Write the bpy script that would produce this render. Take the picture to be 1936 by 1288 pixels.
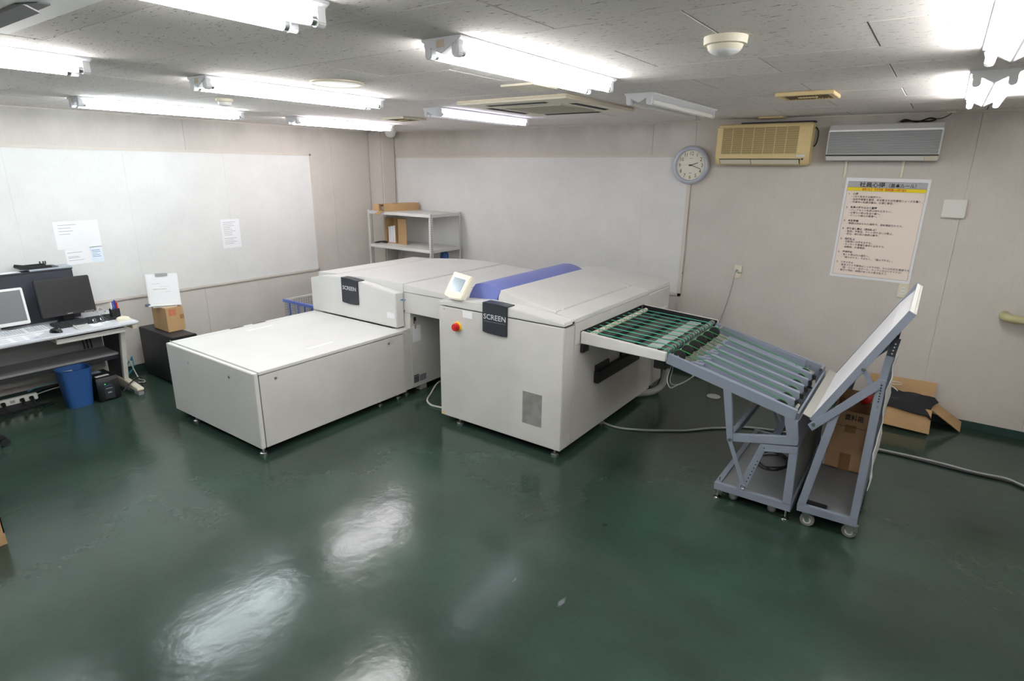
import bpy, bmesh, math, random
from mathutils import Vector, Matrix
random.seed(7)
C = bpy.context.scene.collection
for o in list(bpy.data.objects): bpy.data.objects.remove(o)
sc = bpy.context.scene

# ------------------------------------------------------------------ camera / world / exposure
cam_d = bpy.data.cameras.new('camera'); cam = bpy.data.objects.new('camera', cam_d); C.objects.link(cam)
yaw, pitch, roll = -0.619296, -0.285890, 0.0113912
fw = Vector((math.sin(yaw)*math.cos(pitch), math.cos(yaw)*math.cos(pitch), math.sin(pitch)))
rt = Vector((math.cos(yaw), -math.sin(yaw), 0)); up = rt.cross(fw)
r2 = rt*math.cos(roll) + up*math.sin(roll); u2 = -rt*math.sin(roll) + up*math.cos(roll)
cam.matrix_world = Matrix(((r2.x, u2.x, -fw.x, 6.44), (r2.y, u2.y, -fw.y, -5.87), (r2.z, u2.z, -fw.z, 2.04), (0, 0, 0, 1)))
cam_d.sensor_width = 36; cam_d.lens = 36*1105.31/1936; cam_d.clip_start = .02
sc.camera = cam
w = bpy.data.worlds.new('world'); sc.world = w; w.use_nodes = True
w.node_tree.nodes['Background'].inputs[0].default_value = (.8, .88, 1, 1)
w.node_tree.nodes['Background'].inputs[1].default_value = .05
vs = sc.view_settings
vs.view_transform = 'Standard'; vs.look = 'None'; vs.gamma = 1; vs.use_curve_mapping = False; vs.exposure = 0.62
TUBE = 34.0            # emission of a lit fluorescent tube
RX, RY, H = 8.3, -8.0, 2.5

# ------------------------------------------------------------------ helpers
def s2l(c): return tuple((v/255/12.92 if v/255 <= .04045 else ((v/255+.055)/1.055)**2.4) for v in c)
MATS = {}
def mat(name, col=(200, 200, 200), rough=.5, metal=0, var=0, vscale=6, bump=0, bscale=120, emit=0, spec=.5, trans=0, coat=0):
    if name in MATS: return MATS[name]
    m = bpy.data.materials.new(name); m.use_nodes = True; nt = m.node_tree; b = nt.nodes['Principled BSDF']
    lc = s2l(col); b.inputs['Base Color'].default_value = (*lc, 1)
    b.inputs['Roughness'].default_value = rough; b.inputs['Metallic'].default_value = metal
    b.inputs['Specular IOR Level'].default_value = spec
    if trans: b.inputs['Transmission Weight'].default_value = trans
    if coat: b.inputs['Coat Weight'].default_value = coat
    if emit:
        b.inputs['Emission Color'].default_value = (*lc, 1); b.inputs['Emission Strength'].default_value = emit
    g = nt.nodes.new('ShaderNodeNewGeometry')
    if var:
        n = nt.nodes.new('ShaderNodeTexNoise'); n.inputs['Scale'].default_value = vscale; n.inputs['Detail'].default_value = 6
        nt.links.new(g.outputs['Position'], n.inputs['Vector'])
        r = nt.nodes.new('ShaderNodeValToRGB'); r.color_ramp.elements[0].position = .3; r.color_ramp.elements[1].position = .7
        r.color_ramp.elements[0].color = (*[v*(1-var) for v in lc], 1); r.color_ramp.elements[1].color = (*[min(1, v*(1+var*.6)) for v in lc], 1)
        nt.links.new(n.outputs['Fac'], r.inputs[0]); nt.links.new(r.outputs[0], b.inputs['Base Color'])
    if bump:
        n = nt.nodes.new('ShaderNodeTexNoise'); n.inputs['Scale'].default_value = bscale; n.inputs['Detail'].default_value = 3
        nt.links.new(g.outputs['Position'], n.inputs['Vector'])
        bp = nt.nodes.new('ShaderNodeBump'); bp.inputs['Strength'].default_value = bump; bp.inputs['Distance'].default_value = .004
        nt.links.new(n.outputs['Fac'], bp.inputs['Height']); nt.links.new(bp.outputs[0], b.inputs['Normal'])
    MATS[name] = m; return m

ORG = {}
def tag(o, label, cat, group=None):
    o['label'] = label; o['category'] = cat
    if group: o['group'] = group
    return o
def thing(name, label, cat, loc=(0, 0, 0), group=None, world=True, rot=None):
    """an Empty at the thing's base; its parts are built in world (measured) or local coordinates"""
    o = bpy.data.objects.new(name, None); C.objects.link(o); o.location = loc; o.empty_display_size = .1
    if rot: o.rotation_euler = rot
    tag(o, label, cat, group); ORG[o.name] = Vector(loc) if world else Vector((0, 0, 0))
    return o
def root_org(p):
    while p.parent: p = p.parent
    return ORG.get(p.name, Vector((0, 0, 0)))
class G:
    def __init__(s): s.v = []; s.f = []
    def add(s, v, f):
        k = len(s.v); s.v += [tuple(p) for p in v]; s.f += [tuple(i+k for i in q) for q in f]; return s
    def box(s, x0, x1, y0, y1, z0, z1):
        return s.add([(x, y, z) for z in (z0, z1) for y in (y0, y1) for x in (x0, x1)],
                     [(0, 2, 3, 1), (4, 5, 7, 6), (0, 1, 5, 4), (2, 6, 7, 3), (0, 4, 6, 2), (1, 3, 7, 5)])
    def cbox(s, c, d, m=None):
        v = [Vector((x*d[0]/2, y*d[1]/2, z*d[2]/2)) for z in (-1, 1) for y in (-1, 1) for x in (-1, 1)]
        if m is not None: v = [m @ p for p in v]
        return s.add([p+Vector(c) for p in v], [(0, 2, 3, 1), (4, 5, 7, 6), (0, 1, 5, 4), (2, 6, 7, 3), (0, 4, 6, 2), (1, 3, 7, 5)])
    def prism(s, poly, axis, a0, a1):
        """poly: (u,v) in the plane across axis; axis y -> (x,z), x -> (y,z), z -> (x,y)"""
        mk = {'y': lambda u, v, a: (u, a, v), 'x': lambda u, v, a: (a, u, v), 'z': lambda u, v, a: (u, v, a)}[axis]
        n = len(poly); v = [mk(u, q, a0) for u, q in poly]+[mk(u, q, a1) for u, q in poly]
        f = [tuple(range(n)), tuple(range(2*n-1, n-1, -1))]+[(i, i+n, (i+1) % n+n, (i+1) % n) for i in range(n)]
        return s.add(v, f)
    def bar(s, p, q, w, h, upv=(0, 0, 1)):
        """rectangular bar from p to q, w across, h along upv"""
        p = Vector(p); q = Vector(q); d = (q-p).normalized(); u = Vector(upv); sd = d.cross(u)
        if sd.length < 1e-5: sd = d.cross(Vector((1, 0, 0)))
        sd.normalize(); u = sd.cross(d).normalized()
        v = [e+sd*a*w/2+u*b*h/2 for e in (p, q) for a, b in ((-1, -1), (1, -1), (1, 1), (-1, 1))]
        return s.add(v, [(3, 2, 1, 0), (4, 5, 6, 7)]+[(i, (i+1) % 4, (i+1) % 4+4, i+4) for i in range(4)])
    def cyl(s, p, q, r, r1=None, n=16, cap=True):
        p = Vector(p); q = Vector(q); r1 = r if r1 is None else r1; d = (q-p).normalized()
        a = d.orthogonal().normalized(); b = d.cross(a)
        v = [e+(a*math.cos(t)+b*math.sin(t))*rr for e, rr in ((p, r), (q, r1)) for t in [2*math.pi*i/n for i in range(n)]]
        f = [(i, (i+1) % n, (i+1) % n+n, i+n) for i in range(n)]
        if cap: f += [tuple(range(n-1, -1, -1)), tuple(range(n, 2*n))]
        return s.add(v, f)
    def tube(s, pts, r, n=8, sub=6, closed=False):
        P = [Vector(p) for p in pts]
        if sub > 1:
            out = []; N = len(P)
            for i in range(N if closed else N-1):
                g = (lambda k: P[k % N]) if closed else (lambda k: P[max(0, min(N-1, k))])
                a, b, c, d = g(i-1), g(i), g(i+1), g(i+2)
                for k in range(sub):
                    t = k/sub; out.append(.5*((2*b)+(c-a)*t+(2*a-5*b+4*c-d)*t*t+(3*b-a-3*c+d)*t**3))
            if not closed: out.append(P[-1])
            P = out
        N = len(P); v = []; f = []; ref = None
        for i, p in enumerate(P):
            d = (P[(i+1) % N]-P[i-1]) if closed else (P[min(N-1, i+1)]-P[max(0, i-1)])
            d.normalize()
            a = d.orthogonal().normalized() if ref is None else (ref-d*ref.dot(d)).normalized()
            ref = a; b = d.cross(a)
            v += [p+(a*math.cos(t)+b*math.sin(t))*r for t in [2*math.pi*k/n for k in range(n)]]
        for i in range(N if closed else N-1):
            for k in range(n):
                j = (i+1) % N; f.append((i*n+k, i*n+(k+1) % n, j*n+(k+1) % n, j*n+k))
        if not closed: f += [tuple(range(n-1, -1, -1)), tuple(range((N-1)*n, N*n))]
        return s.add(v, f)
    def lathe(s, prof, c=(0, 0, 0), n=24, m=None, cap=True):
        """prof: (r, z) from bottom to top about z"""
        v = []; f = []; k = len(prof)
        for r, z in prof:
            for i in range(n):
                t = 2*math.pi*i/n; p = Vector((r*math.cos(t), r*math.sin(t), z))
                v.append((m @ p if m is not None else p)+Vector(c))
        for j in range(k-1):
            for i in range(n): f.append((j*n+i, j*n+(i+1) % n, (j+1)*n+(i+1) % n, (j+1)*n+i))
        f += [tuple(range(n-1, -1, -1)), tuple(range((k-1)*n, k*n))] if cap else [((k-1)*n+i, (k-1)*n+(i+1) % n, (i+1) % n, i) for i in range(n)]
        return s.add(v, f)
    def sheet(s, P, th):
        """grid P[i][j] of points thickened by th along the local normal"""
        a, b = len(P), len(P[0]); P = [[Vector(p) for p in r] for r in P]; top = []; bot = []
        for i in range(a):
            for j in range(b):
                du = P[min(a-1, i+1)][j]-P[max(0, i-1)][j]; dv = P[i][min(b-1, j+1)]-P[i][max(0, j-1)]
                n = du.cross(dv).normalized(); top.append(P[i][j]+n*th/2); bot.append(P[i][j]-n*th/2)
        N = a*b; f = []
        for i in range(a-1):
            for j in range(b-1):
                q = (i*b+j, (i+1)*b+j, (i+1)*b+j+1, i*b+j+1); f += [q, tuple(k+N for k in reversed(q))]
        ring = [j for j in range(b)]+[i*b+b-1 for i in range(1, a)]+[(a-1)*b+j for j in range(b-2, -1, -1)]+[i*b for i in range(a-2, 0, -1)]
        for i in range(len(ring)):
            p, q = ring[i], ring[(i+1) % len(ring)]; f.append((p, q, q+N, p+N))
        return s.add(top+bot, f)
    def build(s, name, m, parent=None, bevel=0, seg=2, smooth=False, struct=False):
        me = bpy.data.meshes.new(name); o0 = root_org(parent) if parent else Vector((0, 0, 0))
        me.from_pydata([(Vector(p)-o0)[:] for p in s.v], [], s.f)
        bm = bmesh.new(); bm.from_mesh(me); bmesh.ops.recalc_face_normals(bm, faces=bm.faces)
        if bevel:
            es = [e for e in bm.edges if len(e.link_faces) == 2 and e.calc_face_angle(0) > .6]
            bmesh.ops.bevel(bm, geom=es, offset=bevel, segments=seg, affect='EDGES', clamp_overlap=True)
        if smooth:
            for f in bm.faces: f.smooth = True
            for e in bm.edges:
                if len(e.link_faces) == 2 and e.calc_face_angle(0) > .7: e.smooth = False
        bm.to_mesh(me); bm.free()
        me.materials.append(m)
        o = bpy.data.objects.new(name, me); C.objects.link(o)
        if parent: o.parent = parent
        if struct: o['kind'] = 'structure'
        return o
def copy_tree(o, parent=None):
    c = o.copy(); C.objects.link(c); c.parent = parent
    for ch in o.children: copy_tree(ch, c)
    return c
# text as flat mesh: (x along, y up) placed by matrix
def text(name, body, size, mtx, m, parent, align='LEFT', xs=1, bold=0, th=0.0, width=None, res=2):
    cu = bpy.data.curves.new('t', 'FONT'); cu.body = body; cu.size = size; cu.align_x = align; cu.resolution_u = res
    cu.offset = bold; cu.extrude = th
    ob = bpy.data.objects.new('t', cu); C.objects.link(ob)
    dg = bpy.context.evaluated_depsgraph_get(); me = bpy.data.meshes.new_from_object(ob.evaluated_get(dg))
    bpy.data.objects.remove(ob); bpy.data.curves.remove(cu)
    if width and len(me.vertices):
        x = [v.co.x for v in me.vertices]; xs = width/(max(x)-min(x))
    o0 = root_org(parent)
    for v in me.vertices:
        v.co = mtx @ Vector((v.co.x*xs, v.co.y, v.co.z))-o0
    me.name = name; me.materials.clear(); me.materials.append(m)
    o = bpy.data.objects.new(name, me); C.objects.link(o); o.parent = parent
    return o
FACE_S = Matrix.Rotation(math.pi/2, 4, 'X')                                     # reads from -y
FACE_E = Matrix.Rotation(math.pi/2, 4, 'Z') @ Matrix.Rotation(math.pi/2, 4, 'X')  # reads from +x
def at(x, y, z, R=FACE_S): return Matrix.Translation((x, y, z)) @ R

# ------------------------------------------------------------------ materials
def nodes_mat(name):
    m = bpy.data.materials.new(name); m.use_nodes = True; MATS[name] = m
    return m, m.node_tree, m.node_tree.nodes['Principled BSDF']
def N(nt, t, **k):
    n = nt.nodes.new(t)
    for a, b in k.items():
        if hasattr(n, a): setattr(n, a, b)
        else: n.inputs[a.replace('_', ' ')].default_value = b
    return n
def ramp(nt, src, stops):
    r = nt.nodes.new('ShaderNodeValToRGB'); e = r.color_ramp.elements
    while len(e) < len(stops): e.new(.5)
    for i, (p, c) in enumerate(stops): e[i].position = p; e[i].color = (*c, 1) if len(c) == 3 else c
    nt.links.new(src, r.inputs[0]); return r.outputs[0]
def mixc(nt, fac, a, b, mode='MIX'):
    n = nt.nodes.new('ShaderNodeMix'); n.data_type = 'RGBA'; n.blend_type = mode
    for s, v in ((n.inputs[0], fac), (n.inputs[6], a), (n.inputs[7], b)):
        if hasattr(v, 'links'): nt.links.new(v, s)
        else: s.default_value = v if not isinstance(v, tuple) else (*v, 1)[:4]
    return n.outputs[2]
def pos(nt, scale=(1, 1, 1), loc=(0, 0, 0)):
    g = nt.nodes.new('ShaderNodeNewGeometry'); mp = nt.nodes.new('ShaderNodeMapping')
    mp.inputs['Scale'].default_value = scale; mp.inputs['Location'].default_value = loc
    nt.links.new(g.outputs['Position'], mp.inputs[0]); return mp.outputs[0]
def noise(nt, vec, scale, detail=4, rough=.5):
    n = nt.nodes.new('ShaderNodeTexNoise'); n.inputs['Scale'].default_value = scale; n.inputs['Detail'].default_value = detail
    n.inputs['Roughness'].default_value = rough; nt.links.new(vec, n.inputs['Vector']); return n.outputs['Fac']
def bump(nt, h, strength, dist, b, prev=None):
    bp = nt.nodes.new('ShaderNodeBump'); bp.inputs['Strength'].default_value = strength; bp.inputs['Distance'].default_value = dist
    nt.links.new(h, bp.inputs['Height'])
    if prev: nt.links.new(prev, bp.inputs['Normal'])
    nt.links.new(bp.outputs[0], b.inputs['Normal']); return bp.outputs[0]

# green epoxy floor
m, nt, b = nodes_mat('floor_epoxy'); P0 = pos(nt)
base = ramp(nt, noise(nt, P0, .9, 3, .5), [(.3, s2l((41, 56, 49))), (.55, s2l((46, 65, 56))), (.75, s2l((52, 73, 63)))])
dirt = ramp(nt, noise(nt, pos(nt, (1, 1.6, 1), (3, 8, 0)), 1.5, 2, .5), [(.45, (0, 0, 0)), (.75, (.5, .5, .5))])
colr = mixc(nt, dirt, base, s2l((36, 45, 42)))
fine = ramp(nt, noise(nt, P0, 30, 2), [(.35, (.965, .965, .965)), (.65, (1.03, 1.03, 1.03))])
colr = mixc(nt, 1.0, colr, fine, 'MULTIPLY')
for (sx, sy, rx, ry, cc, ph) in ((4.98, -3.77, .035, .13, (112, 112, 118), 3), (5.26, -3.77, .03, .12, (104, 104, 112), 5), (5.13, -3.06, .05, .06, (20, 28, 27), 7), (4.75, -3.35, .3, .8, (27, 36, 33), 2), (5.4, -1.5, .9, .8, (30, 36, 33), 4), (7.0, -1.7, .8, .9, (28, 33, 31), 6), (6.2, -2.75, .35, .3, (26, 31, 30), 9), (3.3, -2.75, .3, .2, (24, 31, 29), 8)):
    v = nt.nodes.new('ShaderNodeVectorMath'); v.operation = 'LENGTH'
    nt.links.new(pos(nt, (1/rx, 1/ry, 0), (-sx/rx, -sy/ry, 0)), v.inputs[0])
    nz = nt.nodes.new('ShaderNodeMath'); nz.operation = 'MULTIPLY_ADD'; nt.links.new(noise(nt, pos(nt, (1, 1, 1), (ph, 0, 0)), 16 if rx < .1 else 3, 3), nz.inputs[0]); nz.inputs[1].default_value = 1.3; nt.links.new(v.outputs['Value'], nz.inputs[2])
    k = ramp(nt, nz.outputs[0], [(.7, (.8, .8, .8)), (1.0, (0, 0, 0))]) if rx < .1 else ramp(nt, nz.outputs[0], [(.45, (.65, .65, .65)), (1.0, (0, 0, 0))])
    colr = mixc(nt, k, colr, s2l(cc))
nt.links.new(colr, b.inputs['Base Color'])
rg = ramp(nt, noise(nt, P0, 2.2, 3), [(.3, (.15, .15, .15)), (.7, (.21, .21, .21))]); nt.links.new(rg, b.inputs['Roughness'])
b.inputs['Specular IOR Level'].default_value = .5
vo = nt.nodes.new('ShaderNodeTexVoronoi'); vo.inputs['Scale'].default_value = 2.3; nt.links.new(P0, vo.inputs['Vector'])
dent = ramp(nt, vo.outputs['Distance'], [(.02, (1, 1, 1)), (.06, (0, 0, 0))])
n1 = bump(nt, noise(nt, P0, 6, 2), .10, .02, b); n2 = bump(nt, dent, .25, .006, b, n1); bump(nt, noise(nt, P0, 38, 1), .12, .003, b, n2)

def wall_mat(name, c, weave=True):
    m, nt, b = nodes_mat(name); P0 = pos(nt)
    base = ramp(nt, noise(nt, P0, 2.2, 6, .6), [(.3, s2l([v*.955 for v in c])), (.7, s2l(c))])
    fib = ramp(nt, noise(nt, pos(nt, (60, 60, 4)), 4, 2), [(.35, (.955, .955, .955)), (.65, (1, 1, 1))])
    base = mixc(nt, 1.0, base, fib, 'MULTIPLY')
    # soot and grime stains, strongest along the ceiling edge
    g = nt.nodes.new('ShaderNodeNewGeometry'); sp = nt.nodes.new('ShaderNodeSeparateXYZ'); nt.links.new(g.outputs['Position'], sp.inputs[0])
    mr = nt.nodes.new('ShaderNodeMapRange'); mr.inputs[1].default_value = 2.15; mr.inputs[2].default_value = 2.5; nt.links.new(sp.outputs[2], mr.inputs[0])
    st = ramp(nt, noise(nt, pos(nt, (1, 1, .7)), 3.2, 5, .6), [(.4, (0, 0, 0)), (.75, (.55, .55, .55))])
    mu = nt.nodes.new('ShaderNodeMath'); mu.operation = 'MULTIPLY'; nt.links.new(st, mu.inputs[0]); nt.links.new(mr.outputs[0], mu.inputs[1])
    base = mixc(nt, mu.outputs[0], base, s2l([v*.72 for v in c]))
    spots = ramp(nt, noise(nt, P0, 9, 2), [(.76, (0, 0, 0)), (.8, (.25, .25, .25))])
    base = mixc(nt, spots, base, s2l([v*.8 for v in c]))
    nt.links.new(base, b.inputs['Base Color']); b.inputs['Roughness'].default_value = .75
    bump(nt, noise(nt, pos(nt, (140, 140, 40)), 3, 2), .15, .002, b); return m
WALL = wall_mat('wall_paper', (206, 200, 193)); BOARD = wall_mat('board_face', (226, 226, 224)); TRIM = mat('board_trim', (205, 197, 188), .55, var=.04)
# ceiling tile, fissured mineral board
m, nt, b = nodes_mat('ceiling_tile'); P0 = pos(nt)
oi = nt.nodes.new('ShaderNodeObjectInfo')
tone = ramp(nt, oi.outputs['Random'], [(0, s2l((224, 218, 214))), (1, s2l((233, 228, 224)))])
fis = ramp(nt, noise(nt, pos(nt, (30, 120, 1)), 1, 3, .6), [(.635, (0, 0, 0)), (.665, (1, 1, 1))])
colr = mixc(nt, fis, tone, s2l((138, 134, 130)))
gr = ramp(nt, noise(nt, P0, 130, 2), [(.4, (.95, .95, .95)), (.6, (1.02, 1.02, 1.02))]); colr = mixc(nt, 1.0, colr, gr, 'MULTIPLY')
nt.links.new(colr, b.inputs['Base Color']); b.inputs['Roughness'].default_value = .9
inv = nt.nodes.new('ShaderNodeMath'); inv.operation = 'SUBTRACT'; inv.inputs[0].default_value = 1; nt.links.new(fis, inv.inputs[1])
n1 = bump(nt, inv.outputs[0], .6, .003, b); bump(nt, noise(nt, P0, 160, 2), .25, .003, b, n1)
TILE = m

GREY = mat('machine_grey', (214, 213, 210), .42, var=.05, vscale=3, bump=.05, bscale=300)
GREYS = mat('machine_side_grey', (206, 204, 200), .48, var=.09, vscale=2.5, bump=.05, bscale=300)
SEAM = mat('seam_black', (40, 40, 40), .8)
PLATE = mat('dark_plate', (48, 53, 60), .4)
BLUEH = mat('blue_hood', (112, 122, 186), .4, bump=.04, bscale=300)
CREAM = mat('panel_cream', (232, 228, 208), .4)
LCD = mat('lcd_grey', (128, 140, 152), .15)
STEEL = mat('steel', (190, 192, 192), .3, 1)
CHROME = mat('chrome', (215, 215, 212), .15, 1)
BLACK = mat('black_plastic', (24, 24, 26), .45)
RUB = mat('black_rubber', (18, 18, 18), .7)
DARK = mat('dark_steel', (40, 43, 48), .5)
STAND = mat('stand_grey_paint', (122, 130, 143), .45, var=.05, vscale=8)
STANDF = mat('stand_base_sheet', (118, 121, 124), .45, .3, var=.12, vscale=5)
BELT = mat('belt_green', (72, 178, 150), .55)
CORD = mat('cord_green', (38, 128, 62), .5)
CARD = mat('cardboard', (178, 146, 104), .85, var=.06, vscale=9, bump=.1, bscale=90)
CARD2 = mat('cardboard_brown', (182, 146, 110), .85, var=.08, vscale=9)
TAPE = mat('packing_tape', (150, 108, 70), .3)
PAPER = mat('paper', (236, 236, 238), .8); PAPERB = mat('paper_blue', (222, 232, 240), .8)
INK = mat('ink_black', (42, 40, 42), .8); INKG = mat('ink_grey', (150, 152, 160), .8); INKR = mat('ink_red', (205, 60, 50), .8); INKB = mat('ink_blue', (70, 90, 170), .8)
WHITE = mat('white_enamel', (232, 232, 230), .35); WHITEP = mat('white_plastic', (222, 222, 216), .45)
BEIGE = mat('beige_plastic', (222, 200, 148), .42, var=.04); BEIGED = mat('beige_grille', (124, 108, 74), .6); CREAMP = mat('cream_plastic', (224, 217, 196), .5)
ACG = mat('grey_grille', (168, 170, 170), .5); ACS = mat('ac_silver', (206, 206, 204), .4)
LAMPM = mat('lamp_enamel', (226, 228, 232), .4); LAMPOFF = mat('tube_unlit', (236, 236, 232), .25)
RED = mat('red_plastic', (196, 32, 34), .35); YEL = mat('yellow_plastic', (240, 190, 40), .45)
BINB = mat('bin_blue', (38, 82, 142), .5); CARTB = mat('cart_blue', (92, 112, 184), .45)
CLOTHB = mat('black_cloth', (34, 34, 38), .95, bump=.3, bscale=160); CLOTHW = mat('white_cloth', (224, 224, 224), .9, bump=.3, bscale=60)
CABG = mat('cable_grey', (150, 152, 152), .5); CABB = mat('cable_black', (22, 22, 24), .5); CABW = mat('cable_white', (206, 206, 198), .5); CABC = mat('cable_cyan', (70, 150, 172), .5)
SHELF = mat('shelf_paint', (206, 206, 202), .45); DESK = mat('desk_top', (206, 208, 214), .35, var=.03); DESKP = mat('desk_panel', (150, 150, 152), .5); DESKD = mat('desk_panel_dark', (74, 74, 80), .55)
DKCAB = mat('charcoal_cabinet', (52, 55, 64), .55); SCREENB = mat('screen_black', (30, 30, 31), .3); SCREENG = mat('screen_grey', (112, 112, 116), .3)
SILVER = mat('clock_silver', (186, 192, 204), .35, .15); CLOCKF = mat('clock_face', (226, 222, 206), .6)
GLASS = mat('clear_glass', (255, 255, 255), .02, trans=1)
LOGO = mat('logo_silver', (205, 208, 212), .4)
BASEG = mat('skirting_green', (38, 62, 58), .5)
FL = MATS['floor_epoxy']

# ------------------------------------------------------------------ room shell
G().box(-.2, RX+.2, RY-.2, .2, -.1, 0).build('floor', FL, struct=True)
wb = G().box(-.2, RX+.2, .004, .2, 0, H+.1).build('wall_back', WALL, struct=True)
for x0, x1 in ((-.19, 3.97), (3.97, 4.405), (4.405, 6.575), (6.575, 7.27), (7.27, RX)):
    G().box(x0+.0012, x1-.0012, -.002, .004, .002, H).build('wall_panel', WALL, wb, bevel=.0008, seg=1)
wl = G().box(-.2, -.004, RY-.2, .004, 0, H+.1).build('wall_left', WALL, struct=True)
for y0, y1 in ((-8.0, -6.32), (-6.32, -4.5), (-4.5, -2.68), (-2.68, -.86), (-.86, -.001)):
    G().box(-.004, .002, y0+.001, y1-.001, .002, H).build('wall_panel', WALL, wl, bevel=.0008, seg=1)
G().box(RX, RX+.2, RY-.2, .2, 0, H+.1).build('wall_right', WALL, struct=True)
G().box(-.2, RX+.2, RY-.2, RY, 0, H+.1).build('wall_front', WALL, struct=True)
G().box(.002, .268, -.25, -.002, 0, H).build('wall_column', WALL, bevel=.018, seg=4, smooth=True, struct=True)
G().box(-.001, .004, -.262, -.25, 0, H).build('trim_1', TRIM, struct=True)
G().box(.268, .280, -.008, -.002, 0, H).build('trim_2', TRIM, struct=True)
G().box(4.378, 4.408, -.012, -.002, .066, .80).build('trim_3', TRIM, bevel=.002, struct=True)
G().box(.27, RX, -.010, -.002, 0, .066).build('baseboard_back', BASEG, bevel=.002, struct=True)
G().box(.002, .010, RY, -.25, 0, .066).build('baseboard_left', BASEG, bevel=.002, struct=True)
G().box(.27, RX, -.014, -.002, H-.012, H).build('trim_4', TRIM, struct=True)
G().box(.002, .014, RY, -.25, H-.012, H).build('trim_5', TRIM, struct=True)
ce = G().box(-.2, RX+.2, RY-.2, .2, H+.012, H+.1).build('ceiling', SEAM, struct=True)
TL, TW = .885, .455
tm = None; j = 0; y = .02
while y > RY:
    y0 = -.345-.455*(j-1); x = 5.262-6*TL+(0 if j % 2 == 1 else TL/2)-TL
    while x < RX:
        a, bb = max(x, .001), min(x+TL, RX-.001); c, d = max(y0-TW, RY+.001), min(y0, -.001)
        if bb-a > .03 and d-c > .03:
            full = abs((bb-a)-TL) < 1e-4 and abs((d-c)-TW) < 1e-4
            if full and tm:
                o = bpy.data.objects.new('ceiling_tile', tm); C.objects.link(o); o.parent = ce
            else:
                e, g = (bb-a)/2, (d-c)/2
                o = G().box(-e+.0024, e-.0024, -g+.0015, g-.0015, 0, .0115).build('ceiling_tile', TILE, ce, bevel=.0012, seg=1)
                if full: tm = o.data
            o.location = ((a+bb)/2, (c+d)/2, H); 
            if full: o.location.z += random.uniform(-.0006, .0012)
        x += TL
    y = y0-TW; j += 1

# boards on the two walls
t = thing('wall_board', 'long white notice board on the wall behind the desk', 'board', (0, -3.6, .75))
for y0, y1 in ((-6.02, -5.11), (-5.11, -4.2), (-4.2, -3.29), (-3.29, -2.3), (-2.3, -1.2)):
    G().box(.003, .012, y0+.0003, y1-.0003, .775, 2.165).build('panel', BOARD, t)
for q in ((.003, .018, -6.05, -1.18, 2.165, 2.19), (.003, .018, -6.05, -1.18, .75, .775), (.003, .018, -1.2, -1.178, .75, 2.19), (.003, .018, -6.05, -6.02, .75, 2.19)):
    G().box(*q).build('frame_strip', TRIM, t, bevel=.002)
t = thing('wall_board', 'wide pale notice board on the clock wall behind the shelf unit', 'board', (2.3, 0, .79))
for x0, x1 in ((.30, 1.2), (1.2, 2.1), (2.1, 3.0), (3.0, 3.9), (3.9, 4.365)):
    G().box(x0+.0004, x1-.0004, -.012, -.003, .82, 2.165).build('panel', BOARD, t)
for q in ((.275, 4.40, -.018, -.003, 2.165, 2.19), (.275, 4.40, -.018, -.003, .79, .82), (.275, .30, -.018, -.003, .79, 2.19), (4.365, 4.40, -.018, -.003, .79, 2.19)):
    G().box(*q).build('frame_strip', TRIM, t, bevel=.002)

# ------------------------------------------------------------------ fluorescent lights
def tube_mat(name, col, s):
    m = bpy.data.materials.new(name); m.use_nodes = True; nt = m.node_tree; nt.nodes.clear()
    e = nt.nodes.new('ShaderNodeEmission'); e.inputs[0].default_value = (*col, 1); e.inputs[1].default_value = s
    o = nt.nodes.new('ShaderNodeOutputMaterial'); nt.links.new(e.outputs[0], o.inputs[0]); return m
LIT = {k: tube_mat('tube_lit_'+k, c, TUBE*s) for k, c, s in (('white', (1, .99, .972), 1), ('cool', (.88, .97, 1), 1.0), ('pink', (1, .94, .97), .9), ('dim', (.86, .84, 1), .22))}
def light(cx, yfar, label, tubes=('white', 'white'), sticker=False):
    L = 1.262; t = thing('ceiling_light', label, 'light', (cx, yfar-L/2, H), 'twin tube lights on the ceiling', world=False)
    h = L/2
    G().prism([(-.097, -.0005), (.097, -.0005), (.097, -.009), (.004, -.056), (-.004, -.056), (-.097, -.009)], 'y', -h, h).build('housing', LAMPM, t, bevel=.002)
    for i, sx in enumerate((-1, 1)):
        x = sx*.066; z = -.052
        tb = G().cyl((x, -h+.052, z), (x, h-.052, z), .0155, n=14).build('tube', LIT[tubes[i]] if tubes[i] else LAMPOFF, t, smooth=True)
        for e in (-1, 1): G().cyl((x, e*(h-.052), z), (x, e*(h-.036), z), .0152, n=14).build('tube_cap', STEEL, tb, smooth=True)
        for e in (-1, 1):
            poly = [(x-.024, -.016), (x+.018, -.012), (x+.015, -.03), (x+.017, z-.008), (x+.009, z-.018), (x-.009, z-.018), (x-.017, z-.008), (x-.017, -.036)]
            y0, y1 = sorted((e*(h-.036), e*(h-.004)))
            G().prism(poly, 'y', y0, y1).build('lamp_holder', LAMPM, t, bevel=.003)
    if sticker: G().box(-.020, .016, -h-.001, -h+.0002, -.036, -.010).build('sticker', mat('sticker_tan', (214, 200, 182), .7), t)
    return t
light(4.845, -2.845, 'lit twin tube light above the white processor with sticker on its end', sticker=True)
light(3.07, -2.83, 'lit twin tube light over the low loader box, nearest the round ceiling disc', sticker=True)
light(1.255, -2.79, 'bluish lit twin tube light along the board wall beside a small detector', ('cool', 'cool'), True)
light(1.20, -.97, 'pinkish lit twin tube light in the corner over the shelf unit', ('pink', 'pink'))
light(3.03, -.96, 'twin tube light with one dim violet tube beside the ceiling cassette', (None, 'dim'))
light(4.80, -.99, 'switched off twin tube light with plain white tubes above the clock', (None, None))
light(4.80, -4.635, 'lit twin tube light beside the corner of the grey air conditioner cassette')
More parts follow.
